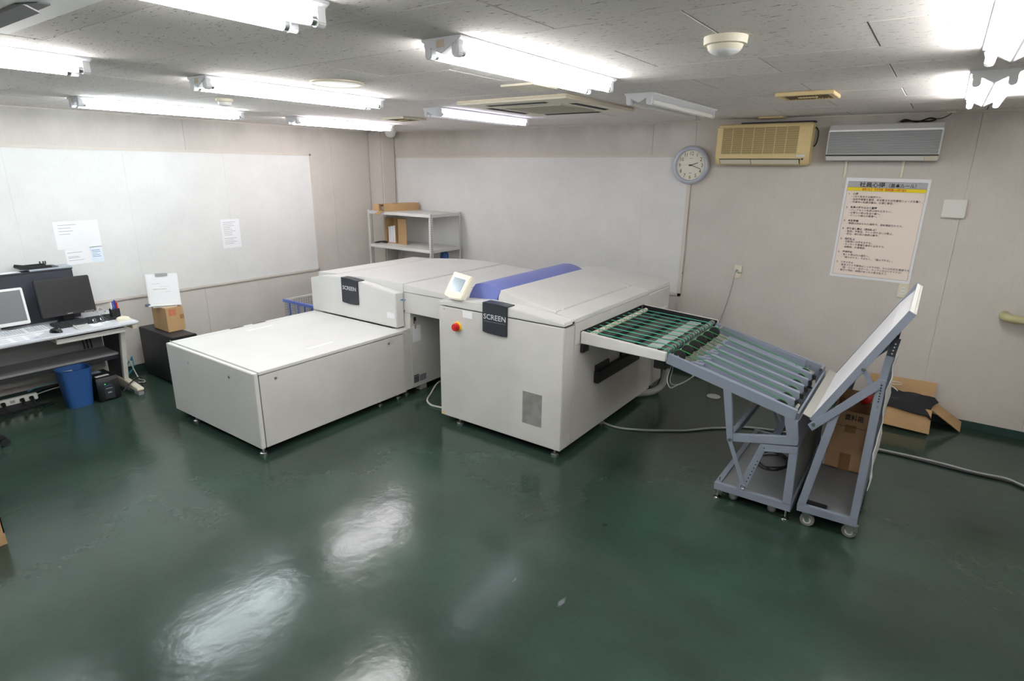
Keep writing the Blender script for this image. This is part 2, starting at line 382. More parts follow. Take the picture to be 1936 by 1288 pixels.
light(3.12, -4.635, 'lit twin tube light between the grey cassette and the desk', ('cool', 'white'))
light(6.56, -2.83, 'lit twin tube light in line behind the one above the grey wall unit')
light(6.54, -.965, 'lit twin tube light close to the wall above the grey air conditioner')
light(1.25, -4.635, 'lit twin tube light above the left end of the desk', ('cool', 'cool'))
light(6.56, -4.635, 'lit twin tube light beyond the row over the stacker cart')

# ------------------------------------------------------------------ ceiling fittings
t = thing('ceiling_cassette', 'cream four-way ceiling air conditioner cassette beside the dim tube light', 'air conditioner', (3.95, -1.9, H))
zc = H
G().prism([(3.47, -2.45), (4.41, -2.46), (4.40, -1.40), (3.46, -1.39)], 'z', zc-.028, zc-.0005).build('panel', CREAMP, t, bevel=.012, seg=3)
G().box(3.68, 4.19, -2.17, -1.66, zc-.034, zc-.027).build('grille', mat('cassette_grille', (206, 202, 186), .7), t, bevel=.003)
gg = G()
for k in range(24): gg.box(3.69, 4.18, -2.16+k*.0208, -2.152+k*.0208, zc-.037, zc-.033)
gg.build('grille_bars', mat('cassette_bars', (184, 180, 164), .7), t)
for (x0, x1, y0, y1) in ((3.66, 4.16, -2.33, -2.27), (3.66, 4.16, -1.56, -1.50), (4.25, 4.31, -2.16, -1.67), (3.53, 3.59, -2.16, -1.67)):
    s = G().box(x0, x1, y0, y1, zc-.0295, zc-.0275).build('air_slot', BLACK, t)
    lx = x1-x0 > y1-y0
    (G().bar((x0+.01, (y0+y1)/2, zc-.032), (x1-.01, (y0+y1)/2, zc-.032), .028, .003) if lx else G().bar(((x0+x1)/2, y0+.01, zc-.032), ((x0+x1)/2, y1-.01, zc-.032), .028, .003)).build('vane', DARK, s)
t = thing('ceiling_cassette', 'grey white ceiling cassette with a curved open vent near the lit lamps', 'air conditioner', (4.0, -5.5, H))
G().prism([(3.715, -5.98), (4.62, -5.98), (4.62, -5.06), (3.715, -5.06)], 'z', H-.035, H-.0005).build('panel', WHITE, t, bevel=.014, seg=3)
vp = [(3.88, -5.20), (4.26, -5.20), (4.33, -5.17), (4.33, -5.14), (3.90, -5.135), (3.82, -5.16)]
s = G().prism(vp, 'z', H-.038, H-.034).build('air_slot', DARK, t)
G().bar((3.89, -5.17, H-.044), (4.28, -5.17, H-.044), .04, .004, (0, .4, 1)).build('vane', mat('vane_grey', (128, 128, 130), .5), s)
G().box(3.92, 4.42, -5.75, -5.26, H-.04, H-.034).build('grille', ACG, t, bevel=.003)
def vent(x0, x1, y0, y1, label, n):
    t = thing('ceiling_vent', label, 'vent', ((x0+x1)/2, (y0+y1)/2, H))
    g = G()
    for q in ((x0, x1, y0, y0+.035), (x0, x1, y1-.035, y1), (x0, x0+.035, y0+.035, y1-.035), (x1-.035, x1, y0+.035, y1-.035)): g.box(*q, H-.022, H-.0005)
    g.build('frame', BEIGE if n > 8 else CREAMP, t, bevel=.003)
    G().box(x0+.03, x1-.03, y0+.03, y1-.03, H-.006, H-.001).build('backing', RUB, t)
    for k in range(n):
        x = x0+.04+(x1-x0-.08)*(k+.5)/n
        G().bar((x, y0+.035, H-.014), (x, y1-.035, H-.014), .004, .014, (.5, 0, 1)).build('slat', BEIGED, t)
    G().box((x0+x1)/2-.055, (x0+x1)/2+.055, (y0+y1)/2-.02, (y0+y1)/2+.02, H-.024, H-.012).build('cover_plate', BEIGE, t, bevel=.002)
vent(5.50, 5.82, -1.83, -1.54, 'beige slatted exhaust vent on the ceiling above the beige wall unit', 14)
vent(1.92, 2.23, -1.75, -1.44, 'small pale ceiling vent beside the pinkish lit tube light', 8)
t = thing('smoke_detector', 'large cream domed detector on the ceiling above the green floor', 'detector', (5.71, -3.55, H))
G().lathe([(.055, H-.045), (.058, H-.04), (.062, H-.028), (.074, H-.026), (.076, H-.002), (.076, H)], (5.71, -3.55, 0), 32).build('base', CREAMP, t, smooth=True)
G().lathe([(.002, H-.062), (.025, H-.060), (.045, H-.053), (.054, H-.046), (.056, H-.04)], (5.71, -3.55, 0), 32).build('dome', WHITE, t, smooth=True)
t = thing('smoke_detector', 'small cream detector near the bluish lit tube light', 'detector', (2.11, -3.40, H))
G().lathe([(.05, H-.022), (.058, H-.018), (.06, H)], (2.11, -3.40, 0), 28).build('base', CREAMP, t, smooth=True)
G().lathe([(.003, H-.05), (.025, H-.049), (.042, H-.042), (.046, H-.022)], (2.11, -3.40, 0), 28).build('dome', WHITE, t, smooth=True)
t = thing('smoke_detector', 'white round detector in the corner above the wall column', 'detector', (.40, -.20, H))
G().lathe([(.07, H-.03), (.075, H-.02), (.075, H)], (.40, -.20, 0), 28).build('base', WHITE, t, smooth=True)
G().lathe([(.004, H-.085), (.04, H-.078), (.062, H-.06), (.068, H-.03)], (.40, -.20, 0), 28).build('dome', WHITEP, t, smooth=True)
t = thing('ceiling_disc', 'flat round cream cover on the ceiling with silver rim', 'ceiling cover', (3.52, -3.52, H))
G().lathe([(.13, H-.008), (.142, H-.012), (.15, H-.006), (.15, H)], (3.52, -3.52, 0), 40).build('rim', CREAMP, t, smooth=True)
G().lathe([(.004, H-.012), (.13, H-.010), (.131, H-.004)], (3.52, -3.52, 0), 40).build('cover', WHITEP, t, smooth=True)
tag(G().box(4.27, 4.50, -2.97, -2.72, H-.012, H-.0005).build('access_cover', CREAMP, None, bevel=.002), 'square cream access cover beside the light above the processor', 'ceiling cover')
tag(G().box(5.00, 5.20, -.16, -.02, H-.012, H-.0005).build('access_cover', BEIGE, None, bevel=.002), 'thin beige plate on the ceiling at the clock wall edge', 'ceiling cover')

# ------------------------------------------------------------------ clock wall fittings
t = thing('wall_clock', 'round silver rimmed wall clock with cream face', 'clock', (4.39, 0, 1.915))
RY90 = Matrix.Rotation(math.pi/2, 3, 'X'); cc = Vector((4.39, -.018, 2.092))
G().lathe([(.140, .0), (.178, .0), (.181, .012), (.176, .03), (.162, .042), (.147, .044), (.141, .034)], cc, 56, RY90, False).build('rim', SILVER, t, smooth=True)
fa = G().lathe([(.001, .0), (.142, .0), (.142, .012), (.001, .012)], cc, 48, RY90).build('face', CLOCKF, t)
yf = cc.y-.0125
for k in range(1, 13):
    a = math.radians(90-30*k); rr = .110
    text('numeral', str(k), .050, at(cc.x+rr*math.cos(a), yf-.0003, cc.z+rr*math.sin(a)-.0175), INK, fa, 'CENTER', xs=.85)
    G().bar((cc.x+.134*math.cos(a), yf, cc.z+.134*math.sin(a)), (cc.x+.139*math.cos(a), yf, cc.z+.139*math.sin(a)), .002, .001, (0, 1, 0)).build('minute_mark', INK, fa)
def hand(ang, l, wd, m_, nm, dy, back=.02):
    a = math.radians(90-ang); d = Vector((math.cos(a), 0, math.sin(a))); c = Vector((cc.x, yf-dy, cc.z))
    G().bar(c-d*back, c+d*l, .0012, wd, d.cross(Vector((0, 1, 0)))).build(nm, m_, t)
hand(72, .072, .006, INK, 'hour_hand', .003); hand(109, .105, .0045, INK, 'minute_hand', .005); hand(272, .095, .0015, INKG, 'second_hand', .007, .05)
G().cyl((cc.x, yf, cc.z), (cc.x, yf-.009, cc.z), .007).build('hub', INK, t)
G().box(cc.x-.018, cc.x+.018, yf-.0004, yf, cc.z+.062, cc.z+.066).build('dial_print', INKG, fa); G().box(cc.x-.014, cc.x+.014, yf-.0004, yf, cc.z-.076, cc.z-.070).build('dial_print', INKG, fa)

# beige wall air conditioner
t = thing('wall_air_conditioner', 'yellowed beige wall air conditioner with slatted grille beside the clock', 'air conditioner', (5.055, 0, 2.09))
X0, X1, Z0, Z1, D = 4.655, 5.45, 2.095, 2.445, .17
prof = [(-.003, Z0), (-D*.75, Z0), (-D, Z0+.06), (-D, Z1-.02), (-D+.02, Z1), (-.003, Z1)]
G().prism(prof, 'x', X0, X1).build('case', BEIGE, t, bevel=.012, seg=3, smooth=True)
G().box(X0+.055, X1-.10, -D-.002, -D+.002, Z0+.095, Z1-.03).build('grille_back', BEIGED, t)
for k in range(22): G().bar((X0+.052, -D-.003, Z0+.1+k*.0103), (X1-.035, -D-.003, Z0+.1+k*.0103), .005, .0035, (0, .3, 1)).build('slat', BEIGE, t)
for k in range(7): G().box(X0+.055+k*.0907-.002, X0+.055+k*.0907+.002, -D-.006, -D-.001, Z0+.095, Z1-.03).build('grille_rib', BEIGE, t)
G().box(X1-.10, X1-.033, -D-.0035, -D+.001, Z0+.095, Z1-.03).build('side_grille', BEIGE, t)
lv = G().prism([(-D+.008, Z0+.056), (-D*.75-.004, Z0+.012), (-D*.75+.01, Z0+.012), (-D+.02, Z0+.058)], 'x', X0+.05, X1-.07)
G().prism([(-D-.002, Z0+.053), (-D*.78, Z0+.008), (-D*.74, Z0+.006), (-D+.01, Z0+.055)], 'x', X0+.045, X1-.068).build('outlet_slot', BLACK, t)
for a_, b_ in ((X0+.05, X0+.32), (X0+.325, X1-.075)):
    G().prism([(-D-.004, Z0+.047), (-D*.78-.004, Z0+.010), (-D*.78, Z0+.008), (-D, Z0+.047)], 'x', a_, b_).build('louvre', CREAMP, t)
G().box(X1-.10, X1-.03, -D-.004, -D-.001, Z0+.068, Z0+.088).build('badge', ACS, t); G().box(X1-.055, X1-.04, -D-.004, -D+.002, Z0+.045, Z0+.058).build('receiver', BLACK, t)
tag(G().tube([(5.452, -.05, 2.41), (5.475, -.05, 2.38), (5.48, -.05, 2.32), (5.47, -.045, 2.27), (5.456, -.03, 2.255)], .006).build('pipe_loop', CABB, None, smooth=True), 'black drain hose looped at the side of the beige air conditioner', 'hose')
tag(G().box(4.84, 5.45, -.09, -.006, 2.447, 2.462).build('mounting_bar', DARK, None, bevel=.003), 'dark mounting bar on top of the beige air conditioner', 'bar')
# grey wall air conditioner
t = thing('wall_air_conditioner', 'grey ribbed wall air conditioner above the poster', 'air conditioner', (5.965, 0, 2.13))
X0, X1, Z0, Z1, D = 5.575, 6.36, 2.135, 2.415, .17
G().prism([(-.003, Z0), (-D*.8, Z0), (-D, Z0+.045), (-D, Z1-.045), (-D*.72, Z1), (-.003, Z1)], 'x', X0, X1).build('case', ACS, t, bevel=.006, smooth=True)
G().box(X0+.012, X1-.012, -D-.003, -D+.001, Z0+.052, Z1-.058).build('grille_back', mat('ac_grille_dark', (120, 122, 124), .6), t)
for k in range(17): G().bar((X0+.012, -D-.005, Z0+.058+k*.0103), (X1-.012, -D-.005, Z0+.058+k*.0103), .006, .0045, (0, .3, 1)).build('slat', ACG, t)
G().box(X0+.006, X1-.006, -D-.006, -D+.002, Z1-.058, Z1-.043).build('top_band', WHITE, t, bevel=.001)
G().box(X0+.004, X1-.004, -D-.002, -D+.01, Z0+.034, Z0+.047).build('outlet_slot', BLACK, t)
G().prism([(-D-.001, Z0+.034), (-D*.8-.002, Z0+.002), (-D*.8+.004, Z0+.001), (-D+.006, Z0+.034)], 'x', X0+.01, X1-.095).build('louvre', WHITEP, t)
G().prism([(-D-.001, Z0+.034), (-D*.8-.002, Z0+.002), (-D*.8+.004, Z0+.001), (-D+.006, Z0+.034)], 'x', X1-.09, X1-.006).build('receiver', CREAMP, t)
tag(G().tube([(6.06, -.07, 2.43), (6.09, -.08, 2.445), (6.15, -.07, 2.43), (6.19, -.07, 2.43), (6.25, -.08, 2.45), (6.29, -.07, 2.44), (6.25, -.06, 2.43), (6.17, -.06, 2.432), (6.10, -.06, 2.436), (6.07, -.06, 2.428)], .006).build('power_cable', CABB, None, smooth=True), 'dark bundled cable lying on top of the grey air conditioner', 'cable')
tag(G().tube([(6.28, -.06, 2.446), (6.33, -.05, 2.45), (6.37, -.03, 2.475), (6.38, -.03, H-.014)], .003).build('power_cable', CABB, None, smooth=True), 'thin cable running from the bundle up to the ceiling', 'cable')
tag(G().box(6.35, 6.41, -.06, -.016, H-.014, H-.0005).build('cable_clip', CREAMP, None, bevel=.003), 'small cream clip where the thin cable meets the ceiling', 'clip')
for x, l in ((5.723, 'pipe cover below the left half of the grey air conditioner'), (6.132, 'pipe cover below the right half of the grey air conditioner, meeting the poster')):
    tag(G().prism([(x-.011, -.003), (x+.011, -.003), (x+.008, -.016), (x-.008, -.016)], 'z', 2.0 if x < 6 else 2.006, 2.134).build('pipe_cover', CREAMP, None), 'short cream '+l, 'pipe cover')
# poster with Japanese workplace rules
t = thing('rules_poster', 'pink poster of Japanese staff rules with grey and yellow heading', 'poster', (5.965, 0, 1.155))
m_ = Matrix.Translation((5.743, -.004, 2.0)) @ Matrix.Rotation(math.radians(0.6), 4, 'Y') @ FACE_S
def pq(x0, x1, y0, y1, th, m, nm, par=None):
    g = G(); v = [m_ @ Vector((x, -y, z)) for z in (th-.0006, th) for y in (y0, y1) for x in (x0, x1)]
    g.add(v, [(0, 2, 3, 1), (4, 5, 7, 6), (0, 1, 5, 4), (2, 6, 7, 3), (0, 4, 6, 2), (1, 3, 7, 5)]); return g.build(nm, m, par or t)
sh = pq(0, .60, 0, .845, .0012, PAPER, 'sheet')
pq(.02, .58, .03, .82, .0020, mat('poster_pink', (242, 228, 216), .7), 'print_area', sh); pq(.02, .58, .03, .078, .0028, mat('poster_grey', (176, 176, 182), .7), 'heading_band', sh); pq(.02, .58, .078, .107, .0028, mat('poster_yellow', (240, 216, 40), .7), 'subheading_band', sh)
for q in ((.02, .58, .0295, .0312), (.02, .58, .077, .0785), (.02, .58, .1065, .1075), (.02, .58, .8192, .8205), (.0193, .0205, .03, .82), (.5795, .5807, .03, .82)): pq(*q, .0034, INK, 'border_line', sh)
def ptext(body, x, y, s, m=INK, al='LEFT', bold=0, width=None): text('lettering', body, s, m_ @ Matrix.Translation((x, -y, .0038)), m, sh, al, bold=bold, width=width, res=1)
ptext('社員心得', .105, .070, .042, bold=.0008, width=.185); ptext('（基本ルール）', .295, .070, .036, bold=.0005, width=.19)
ptext('事故の防止・安全対策・環境問題への取り組み', .13, .100, .022, INKR, bold=.0003, width=.315)
lines = [('1.　心得', 0, 1), ('・1日の始まりは挨拶から。', 1, 0), ('・指定作業着を着用、安全靴または作業用シューズを履く。', 1, 0), ('・作業中の私語は慎み、仕事に専念。', 1, 0), None,
 ('2.　私物の持ち込みと管理', 0, 1), ('・バッグなどの私物は持ち込まない。', 1, 0), ('・必要な小物は各自の箱へ。', 1, 0), ('・ドリンク類は冷蔵庫へ。', 1, 0), None,
 ('3.　火気厳禁', 0, 1), ('・喫煙は決められた場所で、消火確認忘れるな。', 1, 0), None,
 ('4.　持ち出し禁止（流出防止）', 0, 1), ('・製品、半製品、ヤレの持ち出しは禁止。', 1, 0), ('・折込、発行前の秘密は厳守。', 1, 0), None,
 ('5.　危険防止', 0, 1), ('・回転物には手を出すな。', 1, 0), ('・センサーや警報を勝手に止めるな。', 1, 0), ('・始動前、人員確認。', 1, 0), None,
 ('6.　整理整頓', 0, 1), ('・使った物は元の場所へ。', 1, 0), ('・「誰かがやる」ではなく、「進んでやる」。', 1, 0), None,
 ('7.　リサイクル', 0, 1), ('・資源ゴミと不要物はしっかり分別、ヤレは大切な資源です。', 1, 0), ('　（紙・ワンプ・段ボール・ラップの芯はリサイクル）', 1, 0), ('・巻芯の残紙、時間があったら巻き取ろう。', 1, 0)]
yy = .138
for l in lines:
    if l is None: yy += .021; continue
    ptext(l[0], .035+.02*l[1], yy, .0195, INK, bold=.0004 if l[2] else .0001, width=None); yy += .0228
# small wall fittings
tag(G().box(6.45, 6.60, -.03, -.003, 1.705, 1.845).build('blank_box', WHITEP, None, bevel=.003), 'square blank metal box on the wall beside the poster', 'box')
for x, z, lab in ((4.945, 1.105, 'cream wall socket with a plugged grey cord'), (6.30, 1.09, 'cream wall socket below the poster')):
    t = thing('wall_socket', lab, 'socket', (x, 0, z-.06))
    G().box(x-.036, x+.036, -.012, -.003, z-.06, z+.06).build('plate', CREAMP, t, bevel=.003)
    ins = G().box(x-.013, x+.013, -.0145, -.011, z-.03, z+.03).build('insert', WHITE, t, bevel=.001)
    for dz in (-.014, .014):
        for dx in (-.005, .005): G().box(x+dx-.0012, x+dx+.0012, -.0150, -.0143, z+dz-.004, z+dz+.004).build('slot', BLACK, ins)
t = thing('extension_cord', 'grey cord hanging from the wall socket behind the exit tray', 'cord', (4.83, -.03, .066))
G().cyl((4.937, -.0155, 1.117), (4.935, -.045, 1.112), .012, .009).build('plug', CABG, t, smooth=True)
G().tube([(4.935, -.045, 1.112), (4.93, -.05, 1.08), (4.911, -.03, .96), (4.877, -.025, .774), (4.831, -.022, .573), (4.80, -.022, .35), (4.80, -.03, .08)], .004).build('cable', CABG, t, smooth=True)
tag(G().tube([(4.952, -.017, 1.105), (4.962, -.03, 1.10), (4.985, -.03, 1.104)], .0028, 6).build('earth_wire', CORD, None, smooth=True), 'short green earth wire stub at the socket with the grey cord', 'wire')
tag(G().box(4.71, 5.06, -.008, -.003, .12, .735).build('wall_hatch', WALL, None, bevel=.0015), 'wall coloured access panel low behind the exit tray', 'panel')
tag(G().box(4.398, 4.405, -.0205, -.0185, 1.02, 1.045).build('tape_scrap', CORD, None), 'tiny scrap of green tape on the board frame', 'tape')
t = thing('wall_pipe', 'beige insulated pipe with rounded end along the clock wall', 'pipe', (7.2, -.06, .95))
G().tube([(6.99, -.005, .985), (6.985, -.05, .982), (7.01, -.085, .977), (7.10, -.09, .970), (7.6, -.09, .955), (8.29, -.09, .94)], .032, 14).build('insulation', mat('pipe_wrap', (176, 172, 130), .6, var=.08, vscale=20), t, smooth=True)
tag(G().box(6.568, 6.571, -.006, -.003, 1.0, 1.70).build('wall_wire', CREAMP, None), 'thin painted wire running down the wall from the blank metal box', 'wire')

# ------------------------------------------------------------------ low loader box with upper hood
def foot(par, x, y, h, r=.028):
    f = G().lathe([(r, 0), (r, .012), (r*.8, .018), (.012, .02)], (x, y, 0), 20).build('foot', STEEL, par, smooth=True)
    G().cyl((x, y, .019), (x, y, h), .009, n=10).build('foot_stem', STEEL, f, smooth=True)
t = thing('plate_loader', 'low grey white plate loader box with hooded back and dark name plate', 'machine', (2.09, -3.05, 0))
ax0, ax1, ay0, ay1, az = 1.468, 2.735, -3.785, -2.345, .643
G().box(ax0+.012, ax1-.012, ay0+.03, ay1-.004, .062, az-.025).build('core', SEAM, t)
G().box(ax0, ax1, ay0, ay0+.034, .058, az-.004).build('end_panel', GREY, t, bevel=.004)
G().box(ax0, ax1, ay0+.040, ay1, az-.024, az).build('top_panel', GREY, t, bevel=.003)
G().box(ax1-.02, ax1, ay0+.040, ay1, .06, az-.030).build('side_panel', GREYS, t, bevel=.002)
G().box(ax0, ax0+.02, ay0+.040, ay1, .06, az-.030).build('side_panel', GREYS, t, bevel=.002)
for x, z in ((1.80, .535), (2.40, .545)): G().cyl((x, ay0-.0015, z), (x, ay0+.002, z), .011, n=14).build('screw', STEEL, t)
for y in (-3.62, -2.52): G().cyl((ax1-.002, y, .565), (ax1+.0015, y, .565), .011, n=14).build('screw', STEEL, t)
for (x0, y0) in ((1.662, -3.19), (2.53, -3.195)): G().box(x0-.02, x0+.02, y0, y0+.25, az-.0005, az+.0008).build('label_strip', WHITE, t)
for y0 in (-3.25, -3.03): G().box(1.475, 1.498, y0, y0+.13, az-.001, az+.0006).build('grip_slot', DARK, t)
G().box(1.525, 1.527, ay0+.04, ay1, az-.001, az+.0005).build('seam', mat('seam_grey', (150, 150, 148), .6), t)
for x, y in ((1.73, -3.75), (2.69, -3.75), (1.60, -2.6), (2.66, -2.6), (2.66, -2.38)): foot(t, x, y, .07)
hood = [(1.447, .652), (2.655, .652), (2.655, .966), (2.50, .984), (2.30, 1.006), (2.165, 1.018), (2.0, 1.028), (1.85, 1.030), (1.75, 1.027), (1.62, 1.012), (1.53, .996), (1.447, .978)]
G().prism(hood, 'y', -2.343, -2.25).build('front_hood', GREY, t, bevel=.006, smooth=True)
nb = thing  # name plate on the hood
pl = G().prism([(1.930, .800), (1.96, .795), (2.05, .790), (2.13, .792), (2.162, .797), (2.166, 1.02), (2.05, 1.0275), (1.932, 1.031)], 'y', -2.356, -2.342).build('name_plate', PLATE, t, bevel=.003)
G().prism([(1.930, 1.0285), (2.05, 1.0265), (2.166, 1.017), (2.168, 1.025), (2.05, 1.034), (1.930, 1.036)], 'y', -2.356, -2.27).build('name_plate_top', PLATE, t, bevel=.002)
text('lettering', 'SCREEN', .052, at(1.952, -2.3575, .925), LOGO, pl, width=.19, bold=.0006)
G().box(2.537, 2.633, -2.3455, -2.342, .735, .787).build('paper_label', PAPER, t)
G().box(2.6535, 2.657, -2.285, -2.255, .895, .905).build('blue_mark', mat('blue_tape', (40, 130, 190), .5), t)

# ------------------------------------------------------------------ rear cabinet and bridge of the platesetter
t = thing('platesetter_cabinet', 'tall grey white platesetter cabinet with arched top bridging over to the processor', 'machine', (2.0, -1.5, 0))
G().box(1.30, 2.72, -2.24, -.76, .06, .784).build('body', GREYS, t, bevel=.004)
top = [(1.30, .80), (1.30, .995), (1.63, 1.008), (1.9, 1.030), (2.10, 1.045), (2.4, 1.050), (2.6, 1.046), (2.74, 1.041), (3.0, 1.037), (3.52, 1.030), (3.52, .985), (2.735, .988), (2.735, .80)]
G().prism([(1.30, .80), (1.30, .992), (1.625, 1.006), (1.625, .80)], 'y', -2.14, -.76).build('left_cover', GREY, t, bevel=.004, smooth=True)
G().prism([(1.629, .80), (1.629, 1.006), (1.9, 1.030), (2.10, 1.043), (2.4, 1.049), (2.6, 1.046), (2.656, 1.045), (2.656, .80)], 'y', -2.246, -.76).build('top_cover', GREY, t, bevel=.004, smooth=True)
G().prism([(2.660, .9715), (2.660, 1.040), (2.735, 1.036), (3.0, 1.024), (3.329, 1.012), (3.329, .9715)], 'y', -2.25, -.76).build('bridge_cover', GREY, t, bevel=.004, smooth=True)
G().box(2.664, 3.329, -2.248, -.78, .785, .967).build('bridge_skirt', GREYS, t, bevel=.002)
G().box(2.60, 2.719, -2.342, -2.242, .062, .640).build('corner_panel', GREYS, t, bevel=.002)
X = 2.7205
G().box(X, X+.003, -2.215, -2.115, .50, .655).build('taped_paper', PAPER, t); G().box(X+.0028, X+.004, -2.19, -2.17, .625, .665).build('tape', CARD2, t)
s = G().box(X, X+.006, -2.20, -2.17, .675, .735).build('switch', BLACK, t, bevel=.002); G().box(X+.006, X+.008, -2.195, -2.175, .68, .70).build('switch_rocker', ACG, s)
G().box(X, X+.003, -2.22, -2.155, .105, .165).build('type_plate', mat('type_plate', (86, 92, 92), .4, var=.2, vscale=60), t); G().box(X, X+.003, -2.145, -2.06, .105, .165).build('type_plate', mat('type_plate_grey', (120, 124, 132), .4, var=.08, vscale=60), t); G().box(X, X+.003, -2.222, -2.155, .172, .180).build('type_plate', BLACK, t)
G().box(2.664, 2.682, -2.2510, -2.2475, .895, .903).build('blue_mark', MATS['blue_tape'], t)
G().prism([(3.11, -1.98), (3.13, -1.98), (3.17, -1.90), (3.15, -1.90)], 'z', 1.014, 1.0225).build('seam', DARK, t)
for x, y in ((2.66, -2.27), (2.66, -.85), (1.36, -2.18), (1.36, -.85)): foot(t, x, y, .07)
G().box(2.62, 2.70, -2.12, -2.03, .0, .07).build('foot_block', ACG, t, bevel=.004)

# ------------------------------------------------------------------ plate processor with exit tray
t = thing('plate_processor', 'large grey white plate processor with blue hood, red switch and belt exit tray', 'machine', (3.9, -1.55, 0))
px0, px1, py0, py1 = 3.333, 4.490, -2.52, -.57
G().box(px0+.02, px1-.03, py0+.03, py1-.02, .07, .985).build('core', SEAM, t)
G().box(px0, px1, py0, py0+.02, .062, .992).build('front_panel', GREYS, t, bevel=.004)
G().box(px0, px0+.02, py0+.022, py1, .065, .99).build('side_panel', GREYS, t, bevel=.003)
G().box(px0+.02, px1-.02, py1-.02, py1, .065, .99).build('back_panel', GREYS, t, bevel=.003)
cap = [(3.365, 1.0), (3.330, 1.033), (3.46, 1.050), (3.60, 1.064), (3.78, 1.076), (3.90, 1.077), (4.01, 1.072), (4.20, 1.058), (4.36, 1.042), (px1, 1.029), (px1, 1.0)]
G().prism(cap, 'y', py0, -2.372).build('front_cap', GREY, t, bevel=.006, smooth=True)
fc = [(3.365, 1.0), (3.330, 1.033), (3.60, 1.09), (3.80, 1.108), (3.95, 1.106), (4.10, 1.094), (4.25, 1.074), (4.38, 1.052), (px1, 1.032), (px1, 1.0)]
G().prism(fc, 'y', -1.085, py1).build('back_cap', GREY, t, bevel=.006, smooth=True)
G().prism([(3.80, 1.0), (3.815, 1.150), (3.835, 1.152), (4.325, 1.060), (4.325, 1.0)], 'y', -2.367, -1.090).build('lid', GREY, t, bevel=.004)
G().prism([(4.3295, 1.0), (4.3295, 1.056), (px1+.002, 1.031), (px1+.002, 1.0)], 'y', -2.367, -1.090).build('lid_edge', GREY, t, bevel=.004)
for y in (-2.28, -1.17): G().box(4.318, 4.334, y, y+.015, 1.052, 1.063).build('hinge', WHITE, t, bevel=.001)
hp = [(3.50, 1.0), (3.535, 1.09), (3.565, 1.145)]+[(3.565+.267*i/10, 1.145+.043*math.sin(math.pi*(.12+.88*i/10))**.8) for i in range(1, 10)]+[(3.834, 1.149), (3.805, 1.085), (3.79, 1.0)]
G().prism(hp, 'y', -2.372, -1.09).build('blue_hood', BLUEH, t, bevel=.003, smooth=True)
G().box(3.335, 3.53, -2.368, -.60, .992, 1.030).build('top_deck', GREY, t, bevel=.003)
# exit side
G().box(px1-.022, px1, py0+.022, -2.3755, .065, .985).build('exit_post', GREYS, t, bevel=.002)
G().box(px1-.022, px1+.004, -2.370, -1.092, .926, .998).build('exit_panel', GREYS, t, bevel=.002)
G().box(px1-.022, px1+.004, -2.370, -2.294, .835, .926).build('exit_panel', GREYS, t, bevel=.002)
G().box(px1-.022, px1+.004, -1.165, -1.092, .835, .926).build('exit_panel', GREYS, t, bevel=.002)
G().box(px1-.022, px1, -2.370, -.965, .065, .831).build('lower_panel', GREYS, t, bevel=.002)
G().box(px1-.022, px1, -1.088, -.575, .52, .998).build('rear_exit_panel', GREYS, t, bevel=.002)
G().box(px1-.022, px1, -.96, -.90, .065, .52).build('rear_exit_post', GREYS, t, bevel=.002)
G().box(px1-.03, px1-.022, -.90, -.575, .065, .52).build('connection_panel', GREYS, t)
G().box(px1-.003, px1+.0012, -2.505, -2.385, 1.004, 1.016).build('label_strip', WHITE, t); G().box(px1-.003, px1+.0014, -2.41, -2.385, 1.003, 1.017).build('label_tab', DARK, t)
G().box(px1-.003, px1+.0012, -1.06, -.60, .985, .997).build('label_strip', WHITE, t)
G().box(px1+.001, px1+.004, -.79, -.64, .80, .815).build('label_strip', WHITE, t)
# black pull bar
hb = G().box(px1+.002, px1+.045, -2.05, -1.28, .46, .555).build('pull_bar', BLACK, t, bevel=.004)
for y in (-2.04, -1.60): G().box(px1+.0005, px1+.02, y, y+.22, .556, .60).build('bar_tab', BLACK, hb, bevel=.003)
G().box(px1+.0005, px1+.03, -2.285, -2.20, .765, .828).build('tray_bracket', BLACK, t, bevel=.003); G().cyl((px1, -2.08, .775), (px1+.012, -2.08, .775), .012).build('bolt', STEEL, t)
G().box(px1+.001, px1+.04, -2.19, -2.02, .805, .83).build('tray_bracket', BLACK, t, bevel=.003)
# front details
yp = py0
pl = G().prism([(3.785, .860), (3.83, .853), (3.90, .849), (3.97, .848), (4.010, .851), (4.013, 1.071), (3.90, 1.078), (3.785, 1.078)], 'y', yp-.014, yp+.002).build('name_plate', PLATE, t, bevel=.003)
G().prism([(3.785, 1.076), (3.90, 1.078), (4.013, 1.070), (4.016, 1.078), (3.90, 1.085), (3.785, 1.084)], 'y', yp-.014, yp+.085).build('name_plate_top', PLATE, t, bevel=.002)
text('lettering', 'SCREEN', .056, at(3.797, yp-.0155, .962), LOGO, pl, width=.205, bold=.0006); G().box(3.80, 4.0, yp-.0152, yp-.0138, .944, .9455).build('underline', INKG, pl)
G().box(3.583, 3.677, yp-.0025, yp+.001, .932, .985).build('paper_label', PAPER, t)
sw = G().cyl((3.53, yp+.001, .850), (3.53, yp-.012, .850), .040, .037, 32).build('switch_ring', YEL, t, bevel=.002); G().cyl((3.528, yp-.010, .850), (3.528, yp-.042, .850), .032, .029, 28).build('switch_knob', RED, sw, bevel=.003); G().box(3.506, 3.55, yp-.046, yp-.041, .844, .857).build('switch_grip', RED, sw, bevel=.002)
m, nt, b = nodes_mat('perforated_grille'); vz = nt.nodes.new('ShaderNodeTexVoronoi'); vz.inputs['Scale'].default_value = 1; vz.inputs['Randomness'].default_value = 0
